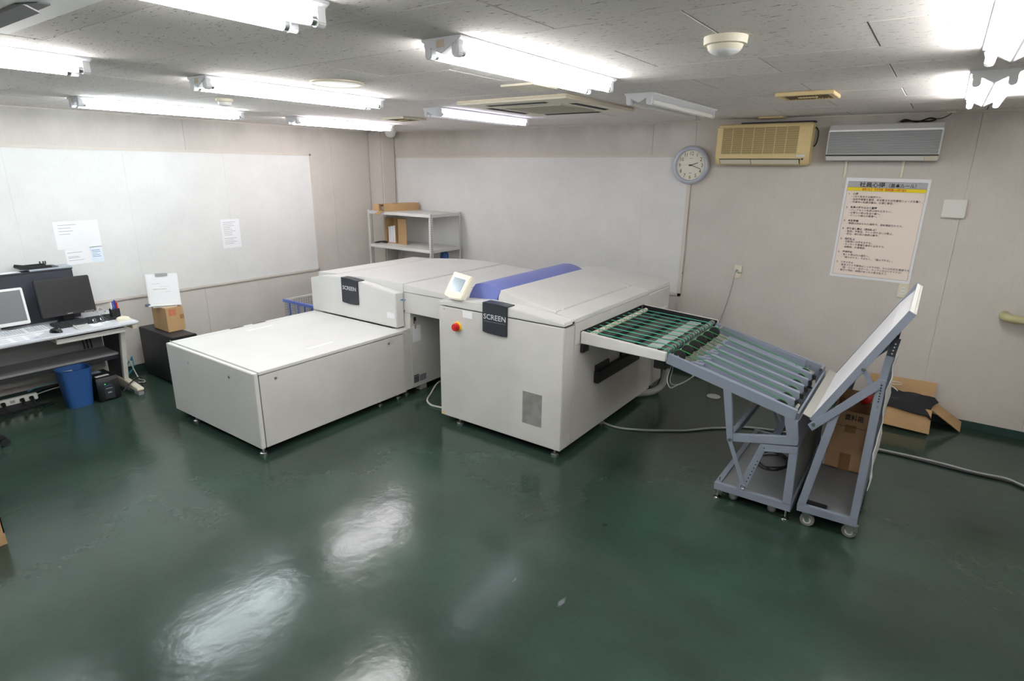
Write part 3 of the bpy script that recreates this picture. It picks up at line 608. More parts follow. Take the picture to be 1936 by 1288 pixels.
nt.links.new(pos(nt, (160, 1, 160)), vz.inputs['Vector']); nt.links.new(mixc(nt, ramp(nt, noise(nt, pos(nt), 14, 3), [(.4, (0, 0, 0)), (.65, (.8, .8, .8))]), ramp(nt, vz.outputs['Distance'], [(.30, s2l((70, 70, 68))), (.36, s2l((142, 142, 138)))]), s2l((118, 118, 114))), b.inputs['Base Color']); b.inputs['Roughness'].default_value = .6
G().box(4.155, 4.325, yp-.0015, yp+.001, .208, .462).build('vent_grille', m, t)
G().prism([(3.345, .072), (3.375, .072), (3.360, .098)], 'y', yp-.001, yp+.001).build('warning_label', YEL, t)
G().cyl((3.392, yp-.0008, .972), (3.392, yp+.001, .972), .004, n=10).build('screw', DARK, t)
for x, y in ((3.50, -2.47), (4.42, -2.47), (4.43, -1.75), (3.45, -.65), (4.40, -.65)): foot(t, x, y, .075, .03)
# touch panel on a low stalk
tp = G().cyl((3.50, -2.42, 1.05), (3.50, -2.44, 1.10), .03).build('panel_stalk', ACG, t, smooth=True)
TM = Matrix.Translation((3.502, -2.465, 1.157)) @ Matrix.Rotation(math.radians(-6), 4, 'Z') @ Matrix.Rotation(math.radians(-30), 4, 'X') @ Matrix.Rotation(math.radians(5), 4, 'Y')
def tpb(poly, y0, y1, m, nm, par, bv=0):
    g = G().prism(poly, 'y', y0, y1); g.v = [tuple(TM @ Vector(p)) for p in g.v]; return g.build(nm, m, par, bevel=bv, smooth=bv > 0)
arc = [(-.105+.21*i/8, -.098-.014*math.sin(math.pi*i/8)) for i in range(9)]
tc = tpb(arc+[(.105, .10), (-.105, .10)], -.022, .03, CREAM, 'touch_panel', t, .007)
tpb([(-.078, -.058), (.078, -.058), (.078, .072), (-.078, .072)], -.0245, -.021, WHITE, 'screen_bezel', tc, .001); tpb([(-.064, -.046), (.064, -.046), (.064, .058), (-.064, .058)], -.026, -.023, LCD, 'screen', tc)
# exit tray
sl = -.038/.64
def tz(x): return .924+(x-px1)*sl
def side(y0, y1, m, nm, d=.088):
    return G().prism([(px1+.005, tz(px1)-d), (5.135, tz(5.135)-d+.027), (5.135, tz(5.135)), (px1+.005, tz(px1))], 'y', y0, y1).build(nm, m, t, bevel=.004)
side(-2.292, -2.262, GREY, 'tray_side'); side(-1.190, -1.165, GREY, 'tray_side'); side(-1.196, -1.191, BLACK, 'tray_liner', .08)
G().prism([(px1+.005, tz(px1)-.080), (5.10, tz(5.1)-.058), (5.10, tz(5.1)-.054), (px1+.005, tz(px1)-.076)], 'y', -2.262, -1.196).build('tray_floor', mat('tray_dark', (88, 86, 82), .6, var=.3, vscale=6), t)
for x in (4.62, 4.80): G().box(x, x+.05, -2.26, -1.20, tz(x)-.068, tz(x)-.035).build('cross_bar', DARK, t, bevel=.002)
for k in range(8): G().box(4.93, 5.02, -2.24+k*.13, -2.145+k*.13, tz(4.97)-.045, tz(4.97)-.038).build('guide_plate', ACG, t)
for x, rr, zz in ((4.535, .017, -.030), (5.105, .020, -.018)):
    rl = G().cyl((x, -2.26, tz(x)+zz), (x, -1.198, tz(x)+zz), .008).build('roller', STEEL, t, smooth=True)
    for k in range(20):
        y = -2.235+k*.0525; G().cyl((x, y-.014, tz(x)+zz), (x, y+.014, tz(x)+zz), rr, n=16).build('roller_sleeve', STEEL if x > 5 else CREAM, rl, smooth=True)
for k in range(10):
    y = -2.216+k*.099; x0, x1_ = 4.505, 5.105; za, zb = tz(x0)-.006, tz(x1_)+.003
    pts = [(x0, y, za), (x1_, y, zb)]+[(x1_+.0225*math.sin(a), y, tz(x1_)-.018+.0225*math.cos(a)) for a in (.6, 1.2, 1.8, 2.4, 3.0)]
    g = G()
    for a_, b_ in zip(pts[:-1], pts[1:]): g.bar(a_, b_, .0085, .003, (0, 0, 1) if abs(a_[0]-b_[0]) > .1 else (b_[2]-a_[2], 0, -(b_[0]-a_[0])))
    g.build('belt', BELT, t)
G().box(5.02, 5.11, -2.20, -1.80, .735, .815).build('motor_box', BLACK, t, bevel=.004)
# hose and cables at the processor's back
tag(G().tube([(4.495, -.88, .42), (4.56, -.86, .40), (4.60, -.82, .30), (4.60, -.80, .18), (4.58, -.82, .08), (4.52, -.90, .033), (4.42, -1.03, .032)], .031, 14, 10).build('drain_hose', mat('hose_grey', (150, 152, 150), .55), None, smooth=True), 'thick grey corrugated drain hose at the back of the processor', 'hose')
t2 = thing('connector_block', 'small grey electrical connector with dark leads beside the drain hose', 'connector', (4.5, -.72, .3))
G().box(4.470, 4.53, -.74, -.66, .36, .44).build('plug_body', ACG, t2, bevel=.006)
for k in range(3): G().tube([(4.53, -.72+k*.02, .39), (4.57, -.72+k*.03, .34), (4.58, -.70+k*.03, .22), (4.53, -.72+k*.02, .12), (4.50, -.72, .03)], .006).build('lead', CABB if k != 1 else CABG, t2, smooth=True)
tag(G().tube([(4.97, -1.75, .74), (5.012, -1.83, .65), (5.018, -1.9, .566), (5.047, -1.9, .504), (5.10, -1.9, .537), (5.16, -1.88, .58), (5.23, -1.85, .66), (5.26, -1.84, .78)], .004).build('white_wire', CABW, None, smooth=True), 'white wire looping from the exit tray to the sloped stand', 'wire')
tag(G().tube([(4.98, -1.72, .74), (5.018, -1.80, .63), (5.03, -1.87, .55), (5.06, -1.88, .525), (5.12, -1.86, .545), (5.18, -1.84, .60), (5.19, -1.82, .70), (5.19, -1.80, .80)], .003).build('grey_wire', CABG, None, smooth=True), 'thin grey wire looping beside the white wire under the exit tray', 'wire')

# ------------------------------------------------------------------ sloped belt stand
t = thing('belt_stand', 'grey sloped belt conveyor stand with black wheels and green cords', 'conveyor', (5.75, -1.87, 0))
yn, yr = -2.375, -1.36; bw = .03
def rz(x): return .912-.2395*(x-5.177)
for i, y in enumerate((yn, yr-bw)):
    G().prism([(5.168, .846), (5.965, .655), (5.97, .719), (5.180, .911)], 'y', y, y+bw).build('side_rail', STAND, t, bevel=.002)
    G().prism([(5.545, .7552), (5.597, .7427), (5.640, .428), (5.605, .422)], 'y', y, y+bw).build('upright', STAND, t, bevel=.002)
    G().prism([(5.634, .476), (5.936, .5455), (6.000, .5455), (6.001, .507), (5.6408, .429)], 'y', y, y+bw).build('lower_rail', STAND, t, bevel=.002)
    G().prism([(5.905, .6688), (5.966, .6542), (5.980, .6542), (6.000, .546), (5.936, .546)], 'y', y, y+bw).build('front_post', STAND, t, bevel=.002)
    # base cart
    G().box(5.560, 6.018, y, y+bw, .072, .118).build('base_rail', STAND, t, bevel=.002)
    G().prism([(5.695, .1184), (5.745, .1184), (5.830, .4175), (5.7994, .4596)], 'y', y, y+bw).build('slanted_post', STAND, t, bevel=.002)
    G().prism([(5.80, .460), (6.005, .500), (6.005, .455), (5.83, .418)], 'y', y, y+bw).build('top_rail', STAND, t, bevel=.002)
    G().prism([(5.968, .1184), (6.017, .1184), (6.007, .4546), (5.962, .4452)], 'y', y, y+bw).build('rear_post', STAND, t, bevel=.002)
    yy = y-.008 if i == 0 else y+bw+.002
    G().bar((5.622, yy+.003, .437), (5.738, yy+.003, .156), .006, .026, (1, 0, .4)).build('tilt_strut', STAND, t)
    G().cyl((5.622, yy-.004, .440), (5.622, yy+.006, .440), .010, n=12).build('bolt', STEEL, t)
    ring = [(5.738+.013*math.cos(a), yy-.006, .152+.013*math.sin(a)) for a in [k*math.pi/6 for k in range(12)]]
    G().tube(ring, .0022, 6, 1, True).build('pin_ring', CHROME, t, smooth=True)
    if i == 0:
        for k in range(7): G().cyl((5.752+k*.0075, y-.0008, .19+k*.0255), (5.752+k*.0075, y+.002, .19+k*.0255), .0042, n=10).build('peg_hole', RUB, t)
        G().cyl((5.825, y-.0008, .44), (5.825, y+.002, .44), .004, n=10).build('peg_hole', RUB, t)
for x0, z0 in ((5.56, .072), (5.985, .072)): G().box(x0, x0+.035, yn+bw, yr-bw, z0, z0+.046).build('cross_rail', STAND, t, bevel=.002)
G().box(5.59, 5.99, yn+bw, yr-bw, .100, .108).build('base_sheet', STANDF, t)
G().box(5.998, 6.006, yn+bw, yr-bw, .116, .455).build('rear_sheet', STANDF, t)
G().bar((5.972, yn+bw, .60), (5.972, yr-bw, .60), .012, .19).build('end_plate', STAND, t, bevel=.002)
G().bar((5.62, yn+bw, .452), (5.62, yr-bw, .452), .03, .045).build('cross_rail', STAND, t, bevel=.002)
G().box(5.95, 6.0, yn+bw, yr-bw, .455, .497).build('cross_rail', STAND, t, bevel=.002)
G().bar((5.19, yn+bw, .868), (5.19, yr-bw, .868), .02, .05, (0, 0, 1)).build('cross_rail', STAND, t, bevel=.002)
wy = [-2.314+k*.1425 for k in range(6)]
ra = G().cyl((5.236, yn+bw, .895), (5.236, yr-bw, .895), .009).build('axle', CHROME, t, smooth=True)
rb = G().cyl((5.872, yn+bw, .708), (5.872, yr-bw, .708), .009).build('axle', CHROME, t, smooth=True)
for a_, b_ in ((yn+bw, yn+.11), (yr-.11, yr-bw)): G().cyl((5.955, a_, .715), (5.955, b_, .715), .011).build('end_roller', CHROME, t, smooth=True)
sdir = Vector((5.872-5.236, 0, .708-.895)); sl_ = sdir.normalized(); nrm = Vector((-sl_.z, 0, sl_.x))
for y in wy:
    for (cx, cz), nm in (((5.236, .895), 0), ((5.872, .708), 1)):
        g = G().lathe([(.010, -.010), (.036, -.010), (.039, -.006), (.036, 0), (.039, .006), (.036, .010), (.010, .010)], (cx, y, cz), 24, Matrix.Rotation(math.pi/2, 3, 'X')); g.build('wheel', RUB, ra if nm == 0 else rb, smooth=True)
    a = Vector((5.236, y, .895)); c2 = Vector((5.872, y, .708)); R = .0395; pts = []
    for k in range(9): th = math.pi*k/8; pts.append(c2+nrm*R*math.cos(th)+sl_*R*math.sin(th))
    for k in range(9): th = math.pi+math.pi*k/8; pts.append(a+nrm*R*math.cos(th)+sl_*R*math.sin(th))
    G().tube(pts, .0028, 6, 1, True).build('cord', CORD, t, smooth=True)
def on(x, off): return .895-.2484*(x-5.236)+off
ys = [yn+.045]+[(wy[k]+wy[k+1])/2 for k in range(5)]+[yr-.045]
for k in range(1, 6):
    y = ys[k]
    g = G().prism([(5.345, on(5.345, -.045)), (5.345, on(5.345, -.005)), (5.385, on(5.385, .018)), (5.93, on(5.93, .018)), (5.935, on(5.935, -.02)), (5.91, on(5.91, -.045))], 'y', y-.017, y+.017); g.build('slat', STAND, t, bevel=.002)
    G().box(5.925, 5.955, y-.006, y+.006, on(5.94, -.02), on(5.94, .012)).build('slat_end', RUB, t, bevel=.003)
for y in (yn+bw+.012, yr-bw-.012):
    G().prism([(5.39, on(5.39, -.05)), (5.39, on(5.39, .0)), (5.84, on(5.84, .0)), (5.84, on(5.84, -.05))], 'y', y-.010, y+.010).build('slat', STAND, t, bevel=.002)
dk = [yn+bw+.022]+[ys[k] for k in range(1, 6)]+[yr-bw-.022]
for a_, b_ in zip(dk[:-1], dk[1:]): G().prism([(5.305, on(5.305, -.046)), (5.79, on(5.79, -.046)), (5.79, on(5.79, -.040)), (5.305, on(5.305, -.040))], 'y', a_+.018, b_-.018).build('deck_panel', STAND, t)
for x in (5.43, 5.80): G().bar((x, yn+bw, on(x, -.06)), (x, yr-bw, on(x, -.06)), .07, .02, nrm).build('support_bar', STAND, t, bevel=.002)
for y in (-2.29, -2.15, -2.0): G().box(5.30, 5.385, y-.003, y+.035, on(5.34, -.05), on(5.34, -.012)).build('bracket', STAND, t)
for x in (5.58, 5.99):
    for y in (-2.335, -1.40):
        f = G().lathe([(.026, 0), (.026, .006), (.016, .014), (.006, .017)], (x, y, 0), 20).build('levelling_foot', CHROME, t, smooth=True); G().cyl((x, y, .016), (x, y, .075), .006, n=10).build('foot_stem', STEEL, f, smooth=True)
G().cyl((5.585, -2.345, .118), (5.585, -2.345, .155), .005, n=10).build('foot_bolt', CHROME, t, smooth=True)
def caster(par, x, y, top, r=.03, wm=None, ax='y'):
    c = G().box(x-.022, x+.022, y-.022, y+.022, top-.006, top).build('caster_plate', STEEL, par)
    d = .018; wc = Vector((x+.015, y, r))
    g = G()
    for s_ in (-1, 1): g.prism([(x-.020, top-.006), (x+.020, top-.006), (wc.x+.013, r-.004), (wc.x+.004, r-.011), (wc.x-.006, r-.010), (wc.x-.012, r-.002)], 'y', y+s_*d-.002, y+s_*d+.002)
    g.box(x-.016, x+.016, y-d, y+d, top-.012, top-.006); g.build('caster_fork', STEEL, par, bevel=.001)
    w_ = G().lathe([(.006, -.012), (r-.004, -.012), (r, -.008), (r, .008), (r-.004, .012), (.006, .012)], wc, 24, Matrix.Rotation(math.pi/2, 3, 'X')).build('caster_wheel', wm or mat('caster_rubber', (118, 118, 120), .6), par, smooth=True)
    G().cyl(wc-Vector((0, .021, 0)), wc+Vector((0, .021, 0)), .006, n=10).build('wheel_bolt', STEEL, w_, smooth=True); G().cyl(wc-Vector((0, .0128, 0)), wc+Vector((0, .0128, 0)), r*.55, n=18).build('wheel_hub', WHITEP, w_, smooth=True)
for x in (5.655, 5.89):
    for y in (-2.305, -1.43): caster(t, x, y, .0722, .026)
G().box(5.66, 5.80, -1.60, -1.50, .56, .66).build('motor_box', STAND, t, bevel=.004); G().bar((5.78, yr-.02, .66), (5.93, yr-.02, .50), .006, .03, (1, 0, 1)).build('strap_bar', DARK, t); G().bar((5.93, yr-.02, .66), (5.80, yr-.02, .48), .006, .03, (1, 0, -1)).build('strap_bar', DARK, t)

# ------------------------------------------------------------------ plate stacker cart with leaning board
t = thing('stacker_cart', 'grey plate stacker cart with tilted white catching board on casters', 'cart', (6.2, -1.9, 0))
yn, yr = -2.375, -1.40
for i, y in enumerate((yn, yr-bw)):
    G().prism([(6.050, .098), (6.365, .105), (6.362, .150), (6.048, .145)], 'y', y, y+bw).build('base_rail', STAND, t, bevel=.002)
    G().prism([(6.048, .1454), (6.092, .1461), (6.185, .775), (6.131, .702)], 'y', y, y+bw).build('slanted_post', STAND, t, bevel=.002)
    G().prism([(6.322, .1497), (6.362, .1504), (6.366, .990), (6.326, .990), (6.323, .93)], 'y', y, y+bw).build('rear_post', STAND, t, bevel=.002)
    ya = y-.004 if i == 0 else y+bw-.002
    G().prism([(6.034, .655), (6.062, .622), (6.345, .945), (6.340, .990), (6.327, .992)], 'y', ya-.004, ya+.006).build('arm', STAND, t, bevel=.002)
    G().cyl((6.065, ya-.010, .665), (6.065, ya, .665), .010, n=12).build('bolt', STEEL, t, smooth=True)
    if i == 0:
        for k in range(9): G().cyl((6.3475, y-.001, .84+k*.0155), (6.3475, y+.003, .84+k*.0155), .004, n=10).build('peg_hole', RUB if k > 1 else STEEL, t)
    G().bar((6.25, y+.012, 1.03), (6.319, y+.012, .93), .006, .024, (1, 0, .7)).build('board_bracket', STAND, t); G().cyl((6.252, y-.004, 1.032), (6.252, y+.02, 1.032), .009, n=12).build('bolt', STEEL, t, smooth=True)
    G().bar((6.347, y+.036, .99), (6.362, y+.036, 1.185), .006, .036, (1, 0, 0)).build('rear_strut', DARK if i else STAND, t)
    G().bar((6.36, y+.03, 1.12), (6.372, y+.03, 1.22), .005, .038, (1, 0, 0)).build('hole_plate', DARK, t)
    for k in range(4): G().cyl((6.364+k*.0025, y+.026, 1.135+k*.018), (6.364+k*.0025, y+.0345, 1.135+k*.018), .004, n=8).build('peg_hole', ACG, t)
for x0 in (6.05, 6.33): G().box(x0, x0+.03, yn+bw, yr-bw, .102, .146).build('cross_rail', STAND, t, bevel=.002)
G().box(6.078, 6.335, yn+bw, yr-bw, .122, .130).build('base_sheet', STANDF, t)
G().bar((6.345, yn+bw, .97), (6.345, yr-bw, .97), .028, .028).build('cross_rail', STAND, t, bevel=.002)
G().box(6.085, 6.20, -2.335, -2.30, .1305, .152).build('black_bar', BLACK, t, bevel=.003)
# the catching board
A = Vector((6.046, 0, .694)); B_ = Vector((6.403, 0, 1.374)); d = (B_-A).normalized(); nn = Vector((-d.z, 0, d.x))
def bp(s_, n_): p = A+d*s_+nn*n_; return (p.x, p.z)
LB = (B_-A).length; Lm = LB*.80
G().prism([bp(0, 0), bp(Lm, 0), bp(LB, -.022), bp(LB, -.026), bp(Lm, -.004), bp(0, -.004)], 'y', yn+.012, yr-.012).build('board', mat('board_white', (224, 224, 226), .5, var=.02), t)
for y in (yn, yr-.012): G().prism([bp(-.01, .004), bp(LB, .004), bp(LB, -.034), bp(-.01, -.034)], 'y', y, y+.012).build('side_flange', STAND, t, bevel=.001)
G().prism([bp(LB-.004, .0), bp(LB, .0), bp(LB, -.034), bp(LB-.004, -.034)], 'y', yn+.012, yr-.012).build('top_flange', WHITEP, t)
G().prism([(6.048, .694), (6.0, .712), (5.984, .66), (5.987, .66), (6.002, .708), (6.047, .690)], 'y', yn+.005, yr-.005).build('bottom_lip', mat('lip_steel', (182, 182, 176), .4, .6), t)
for s_ in (.25, .55): G().prism([bp(s_, -.005), bp(s_+.03, -.005), bp(s_+.03, -.03), bp(s_, -.03)], 'y', yn+.014, yr-.014).build('board_rib', STAND, t)
for x, y in ((6.095, -2.335), (6.315, -2.315), (6.095, -1.45), (6.315, -1.45)): caster(t, x, y, .1, .04)
G().box(6.335, 6.372, -2.345, -2.325, .055, .10).build('caster_brake', STEEL, t, bevel=.002)
# things on and around the cart
t = thing('carton', 'brown taped carton with Japanese lettering standing on the stacker cart base', 'box', (6.19, -1.58, .131))
x0, x1, y0, y1, z0, z1 = 6.095, 6.31, -1.715, -1.45, .1315, .545; th = .005
for q in ((x0, x1, y0, y0+th), (x0, x1, y1-th, y1), (x0, x0+th, y0+th, y1-th), (x1-th, x1, y0+th, y1-th)): G().box(*q, z0, z1).build('wall', CARD2, t)
G().box(x0, x1, y0, y1, z0-.0004, z0+.004).build('bottom', CARD2, t)
G().add([(x0, y1-.003, z1), (x1, y1-.003, z1), (x1-.01, y1+.02, z1+.06), (x0+.01, y1+.02, z1+.06), (x0, y1-.007, z1), (x1, y1-.007, z1), (x1-.01, y1+.016, z1+.06), (x0+.01, y1+.016, z1+.06)], [(0, 1, 2, 3), (7, 6, 5, 4), (0, 4, 5, 1), (3, 2, 6, 7), (0, 3, 7, 4), (1, 5, 6, 2)]).build('flap', CARD2, t)
G().box(x0, x1, y0-.0012, y0, z1-.105, z1-.103).build('crease', INK, t)
G().box(6.175, 6.24, y0-.0012, y0+.001, .40, .455).build('tape', TAPE, t); G().box(6.175, 6.24, y0-.0012, y0+.001, .132, .25).build('tape', TAPE, t)
text('lettering', '資料箱', .045, at(6.165, y0-.0014, z1-.055), INK, t, bold=.0005, width=.105)
tag(G().box(6.082, 6.0935, -1.70, -1.52, .131, .40).build('folder', WHITE, None, bevel=.001), 'white folder slipped beside the brown carton', 'folder')
tag(G().lathe([(.045*math.sin(math.pi*k/12)+.0005, -.045*math.cos(math.pi*k/12)) for k in range(13)], (6.243, -1.50, .587), 24).build('red_ball', RED, None, smooth=True), 'shiny red ball on top of the brown carton', 'ball')
rows = []
for i in range(15):
    z = .30+.66*i/14; rows.append([(6.376+.005*math.sin(i*.9+j*.8)+.003*math.sin(i*2.3+j), -2.28+.66*j/9-.02*math.sin(i*.5), z+.03*math.sin(j*.9)*(1-i/14)) for j in range(10)])
tag(G().sheet(rows, .004).build('white_sheet', CLOTHW, None, smooth=True), 'crumpled white plastic sheet hanging at the back of the stacker cart', 'sheet')

# floor items near the clock wall
t = thing('open_carton', 'large open cardboard box with spread flaps against the clock wall', 'box', (6.45, -.2, 0))
x0, x1, y0, y1, z1 = 6.20, 6.665, -.335, -.06, .205
for q in ((x0, x1, y0, y0+.006), (x0, x1, y1-.006, y1), (x0, x0+.006, y0, y1), (x1-.006, x1, y0, y1)): G().box(*q, 0.001, z1).build('wall', CARD, t)
G().box(x0, x1, y0, y1, .0005, .006).build('bottom', CARD, t)
def flap(a, b, c, d_, nm='flap'): G().sheet([[a, b], [d_, c]], .006).build(nm, CARD, t)
flap((x0, y1, z1), (x1, y1, z1), (x1+.005, -.022, .348), (x0-.01, -.022, .338)); flap((x0, y0, z1), (x1, y0, z1), (x1+.01, y0-.075, .025), (x0, y0-.06, .035)); flap((x1, y0, z1), (x1, y1, z1), (6.885, -.035, .055), (6.88, -.165, .012))
rows = []
for i in range(13):
    u = i/12
    rows.append([(6.27+.40*u-.03*math.sin(j), -.385+.31*j/9+.06*(1-u)*(1-j/9)*.4, .215+.045*math.sin(math.pi*(j/9))+.018*math.sin(3*u+j*1.3)+.01*math.sin(7*u-j)-(.055 if j == 0 else .012 if j == 1 else 0)-(.03 if i == 12 else 0)) for j in range(10)])
tag(G().sheet(rows, .012).build('black_cloth', CLOTHB, None, smooth=True), 'folded black cloth lying over the open cardboard box', 'cloth')
tag(G().tube([(6.30, -.10, .30), (6.34, -.14, .325), (6.40, -.15, .335), (6.43, -.13, .315), (6.38, -.12, .30), (6.33, -.13, .305), (6.38, -.20, .295), (6.41, -.24, .285)], .004, 6).build('plastic_string', CABW, None, smooth=True), 'pale plastic string lying on the black cloth', 'string')
tag(G().tube([(4.40, -1.74, .0095), (4.588, -1.775, .0095), (4.782, -1.692, .0095), (4.957, -1.57, .0095), (5.071, -1.484, .0095), (5.201, -1.334, .0095), (5.314, -1.237, .0095), (5.457, -1.119, .0095), (5.80, -1.0, .0095), (6.1, -.94, .0095), (6.368, -.923, .0095), (6.56, -.91, .0095), (6.757, -.907, .0095), (6.944, -.924, .0095), (7.064, -.91, .0095), (7.14, -.908, .0095), (7.225, -.96, .0095), (7.5, -1.1, .0095), (8.2, -1.4, .0095)], .009, 10).build('floor_cable', CABG, None, smooth=True), 'thick grey cable running across the floor under the stand', 'cable')
tag(G().tube([(6.1, -1.03, .009), (6.368, -.958, .009), (6.56, -.944, .009), (6.944, -.957, .009), (7.14, -.944, .009), (7.225, -.995, .009), (7.6, -1.2, .009), (8.2, -1.5, .009)], .0085, 10).build('floor_cable', CABB, None, smooth=True), 'dark cable lying alongside the thick grey floor cable', 'cable')
def coil(c, r, n, rad, lab, seed, squash=1.0):
    rnd = random.Random(seed); pts = []
    for k in range(n*10):
        a = 2*math.pi*k/10; q = r*(.8+.25*rnd.random()); pts.append((c[0]+q*math.cos(a), c[1]+q*squash*math.sin(a), c[2]+rad+.004*k/3*rnd.uniform(.6, 1)))
    tag(G().tube(pts, rad, 7, 3).build('cable_coil', CABB, None, smooth=True), lab, 'cable')
coil((5.80, -1.86, .1085), .10, 3, .006, 'black cable coiled on the base of the sloped stand', 3, 1.5)
coil((5.80, -1.12, .0), .14, 5, .008, 'black cable coil on the floor behind the sloped stand', 5, 1.2)
tag(G().tube([(2.70, -1.85, .009), (2.747, -1.964, .009), (2.847, -2.127, .009), (2.941, -2.281, .009), (3.051, -2.344, .009), (3.15, -2.334, .009), (3.4, -2.30, .009)], .009, 8).build('floor_cable', CABW, None, smooth=True), 'pale cable curving on the floor between the cabinet and the processor', 'cable')
tag(G().lathe([(.06, 0), (.062, .004), (.05, .008), (.004, .009)], (5.006, -.576, 0), 28).build('drain_cover', ACG, None, smooth=True), 'round grey metal floor cap behind the sloped stand', 'drain cover')

# ------------------------------------------------------------------ steel shelf unit in the corner
t = thing('shelf_unit', 'pale grey steel shelf unit in the corner by the column', 'shelf', (.92, -.34, 0))
sx0, sx1, sy0, sy1 = .345, 1.475, -.62, -.06
for x in (sx0, sx1):
    for y in (sy0, sy1):
        dx = .035 if x == sx0 else -.035; dy = .035 if y == sy0 else -.035
        g = G().box(*sorted((x, x+dx)), *sorted((y, y+math.copysign(.003, dy))), 0, 1.505).box(*sorted((x, x+math.copysign(.003, dx))), *sorted((y, y+dy)), 0, 1.505)
        p_ = g.build('post', SHELF, t)
        for k in range(28):
            yy = y-.0006 if y == sy0 else None
            if yy: G().box(x+dx*.5-.004, x+dx*.5+.004, y-.0008, y+.0005, .75+k*.027, .762+k*.027).build('post_slot', mat('slot_grey', (120, 120, 118), .6), p_)
            if x == sx1: G().box(sx1-.0005, sx1+.0008, y+dy*.5-.004, y+dy*.5+.004, .75+k*.027, .762+k*.027).build('post_slot', MATS['slot_grey'], p_)
for z in (.16, .60, 1.065, 1.495):
    s = G().box(sx0+.003, sx1-.003, sy0+.003, sy1-.003, z-.004, z).build('shelf', SHELF, t)
    G().box(sx0+.003, sx1-.003, sy0+.002, sy0+.008, z-.035, z-.004).build('shelf_edge', SHELF, s); G().box(sx1-.009, sx1-.003, sy0+.01, sy1-.003, z-.035, z-.004).build('shelf_edge', SHELF, s)
M4 = Matrix.Translation((.66, -.335, 1.4955)) @ Matrix.Rotation(math.radians(-8), 4, 'Z')
t = thing('long_carton', 'long narrow cardboard box with open end on top of the shelf unit', 'box', (.66, -.335, 1.4955), world=False, rot=(0, 0, math.radians(-8)))
for q in ((-.06, .06, -.29, .27, .0005, .005), (-.06, .06, -.29, .27, .09, .095), (-.06, -.055, -.29, .27, .005, .09), (.055, .06, -.29, .27, .005, .09), (-.055, .055, .264, .27, .005, .09)): G().box(*q).build('wall', CARD, t)
G().sheet([[(-.055, -.29, .004), (.05, -.29, .004)], [(-.06, -.36, -.03), (.03, -.36, -.035)]], .004).build('flap', CARD, t); G().sheet([[(-.06, -.29, .01), (-.06, -.29, .09)], [(-.115, -.33, .012), (-.115, -.33, .088)]], .004).build('flap', CARD, t)
tag(G().cyl((.62, -.60, 1.535), (.67, -.25, 1.535), .028, n=20).build('paper_roll', STEEL, None, smooth=True), 'silver roll sticking out of the long narrow cardboard box', 'roll')
t = thing('upright_carton', 'open cardboard box standing on the middle shelf of the unit', 'box', (.60, -.28, 1.0655))
for q in ((.43, .435, -.40, -.25), (.675, .68, -.40, -.25), (.43, .68, -.255, -.25), (.60, .604, -.38, -.255)): G().box(*q, 1.0655, 1.39).build('wall', CARD, t)
G().box(.68, .835, -.405, -.40, 1.0655, 1.395).build('flap', CARD, t); G().box(.43, .68, -.40, -.25, 1.0655, 1.070).build('bottom', CARD, t)
for k in range(3):
    tag(G().box(.462+k*.044, .500+k*.044, -.375, -.27, 1.0705, 1.28+.008*k).build('white_packet', PAPER, None, bevel=.004), ('white packet in the shelf carton against its outer side', 'white packet in the shelf carton between two others', 'white packet in the shelf carton beside the divider')[k], 'packet', 'packets in the shelf carton')
tag(G().tube([(.38, -.55, 1.075), (.42, -.50, 1.085), (.47, -.47, 1.08), (.51, -.45, 1.077), (.48, -.43, 1.08), (.42, -.45, 1.085), (.38, -.50, 1.08), (.40, -.53, 1.075), (.46, -.45, 1.09), (.50, -.43, 1.077)], .008, 7).build('cable_bundle', CABB, None, smooth=True), 'dark cable bundle lying on the middle shelf', 'cable')
tag(G().lathe([(.05, 0), (.055, .01), (.055, .36), (.045, .40), (.02, .41), (.02, .44), (.004, .445)], (1.35, -.25, .6005), 20).build('blue_bottle', BINB, None, smooth=True), 'blue bottle on the lower shelf of the steel unit', 'bottle')
# wire basket trolley
t = thing('basket_trolley', 'wire basket trolley with blue handle rail behind the loader', 'trolley', (.83, -1.72, 0))
bx0, bx1, by0, by1, bz = .52, 1.10, -2.06, -1.45, .56
G().box(bx0-.02, bx1+.04, by0-.012, by0+.012, bz-.012, bz+.022).build('handle_rail', CARTB, t, bevel=.003)
for x in (bx0+.09, bx0+.25, bx0+.37, bx1-.08): G().box(x-.012, x+.012, by0-.006, by0+.006, .10, bz-.012).build('upright', CARTB, t, bevel=.002)
wire = mat('basket_wire', (150, 152, 152), .4, .6)
for y in (by1,): G().box(bx0, bx1, y-.008, y+.008, bz+.005, bz+.022).build('rim', CABW, t)
for x in (bx0, bx1): G().box(x-.008, x+.008, by0, by1, bz+.005, bz+.022).build('rim', CABW, t)
g = G()
for k in range(20): 
    x = bx0+(bx1-bx0)*k/19; g.cyl((x, by1, .16), (x, by1, bz+.01), .0022, n=5); g.cyl((x, by0+.014, .16), (x, by0+.014, bz), .0022, n=5)
    y = by0+(by1-by0)*k/19; g.cyl((bx0, y, .16), (bx0, y, bz+.01), .0022, n=5); g.cyl((bx1, y, .16), (bx1, y, bz+.01), .0022, n=5)
for k in range(14):
    z = .16+.03*k
    for a_, b_ in (((bx0, by1, z), (bx1, by1, z)), ((bx0, by0+.014, z), (bx1, by0+.014, z)), ((bx0, by0, z), (bx0, by1, z)), ((bx1, by0, z), (bx1, by1, z))): g.cyl(a_, b_, .0022, n=5)
o = g.build('wire_mesh', wire, t); o['kind'] = 'stuff'
G().box(bx0, bx1, by0, by1, .145, .160).build('floor_panel', ACG, t)
for x in (bx0+.05, bx1-.05):
    for y in (by0+.06, by1-.06): caster(t, x, y, .146, .05)

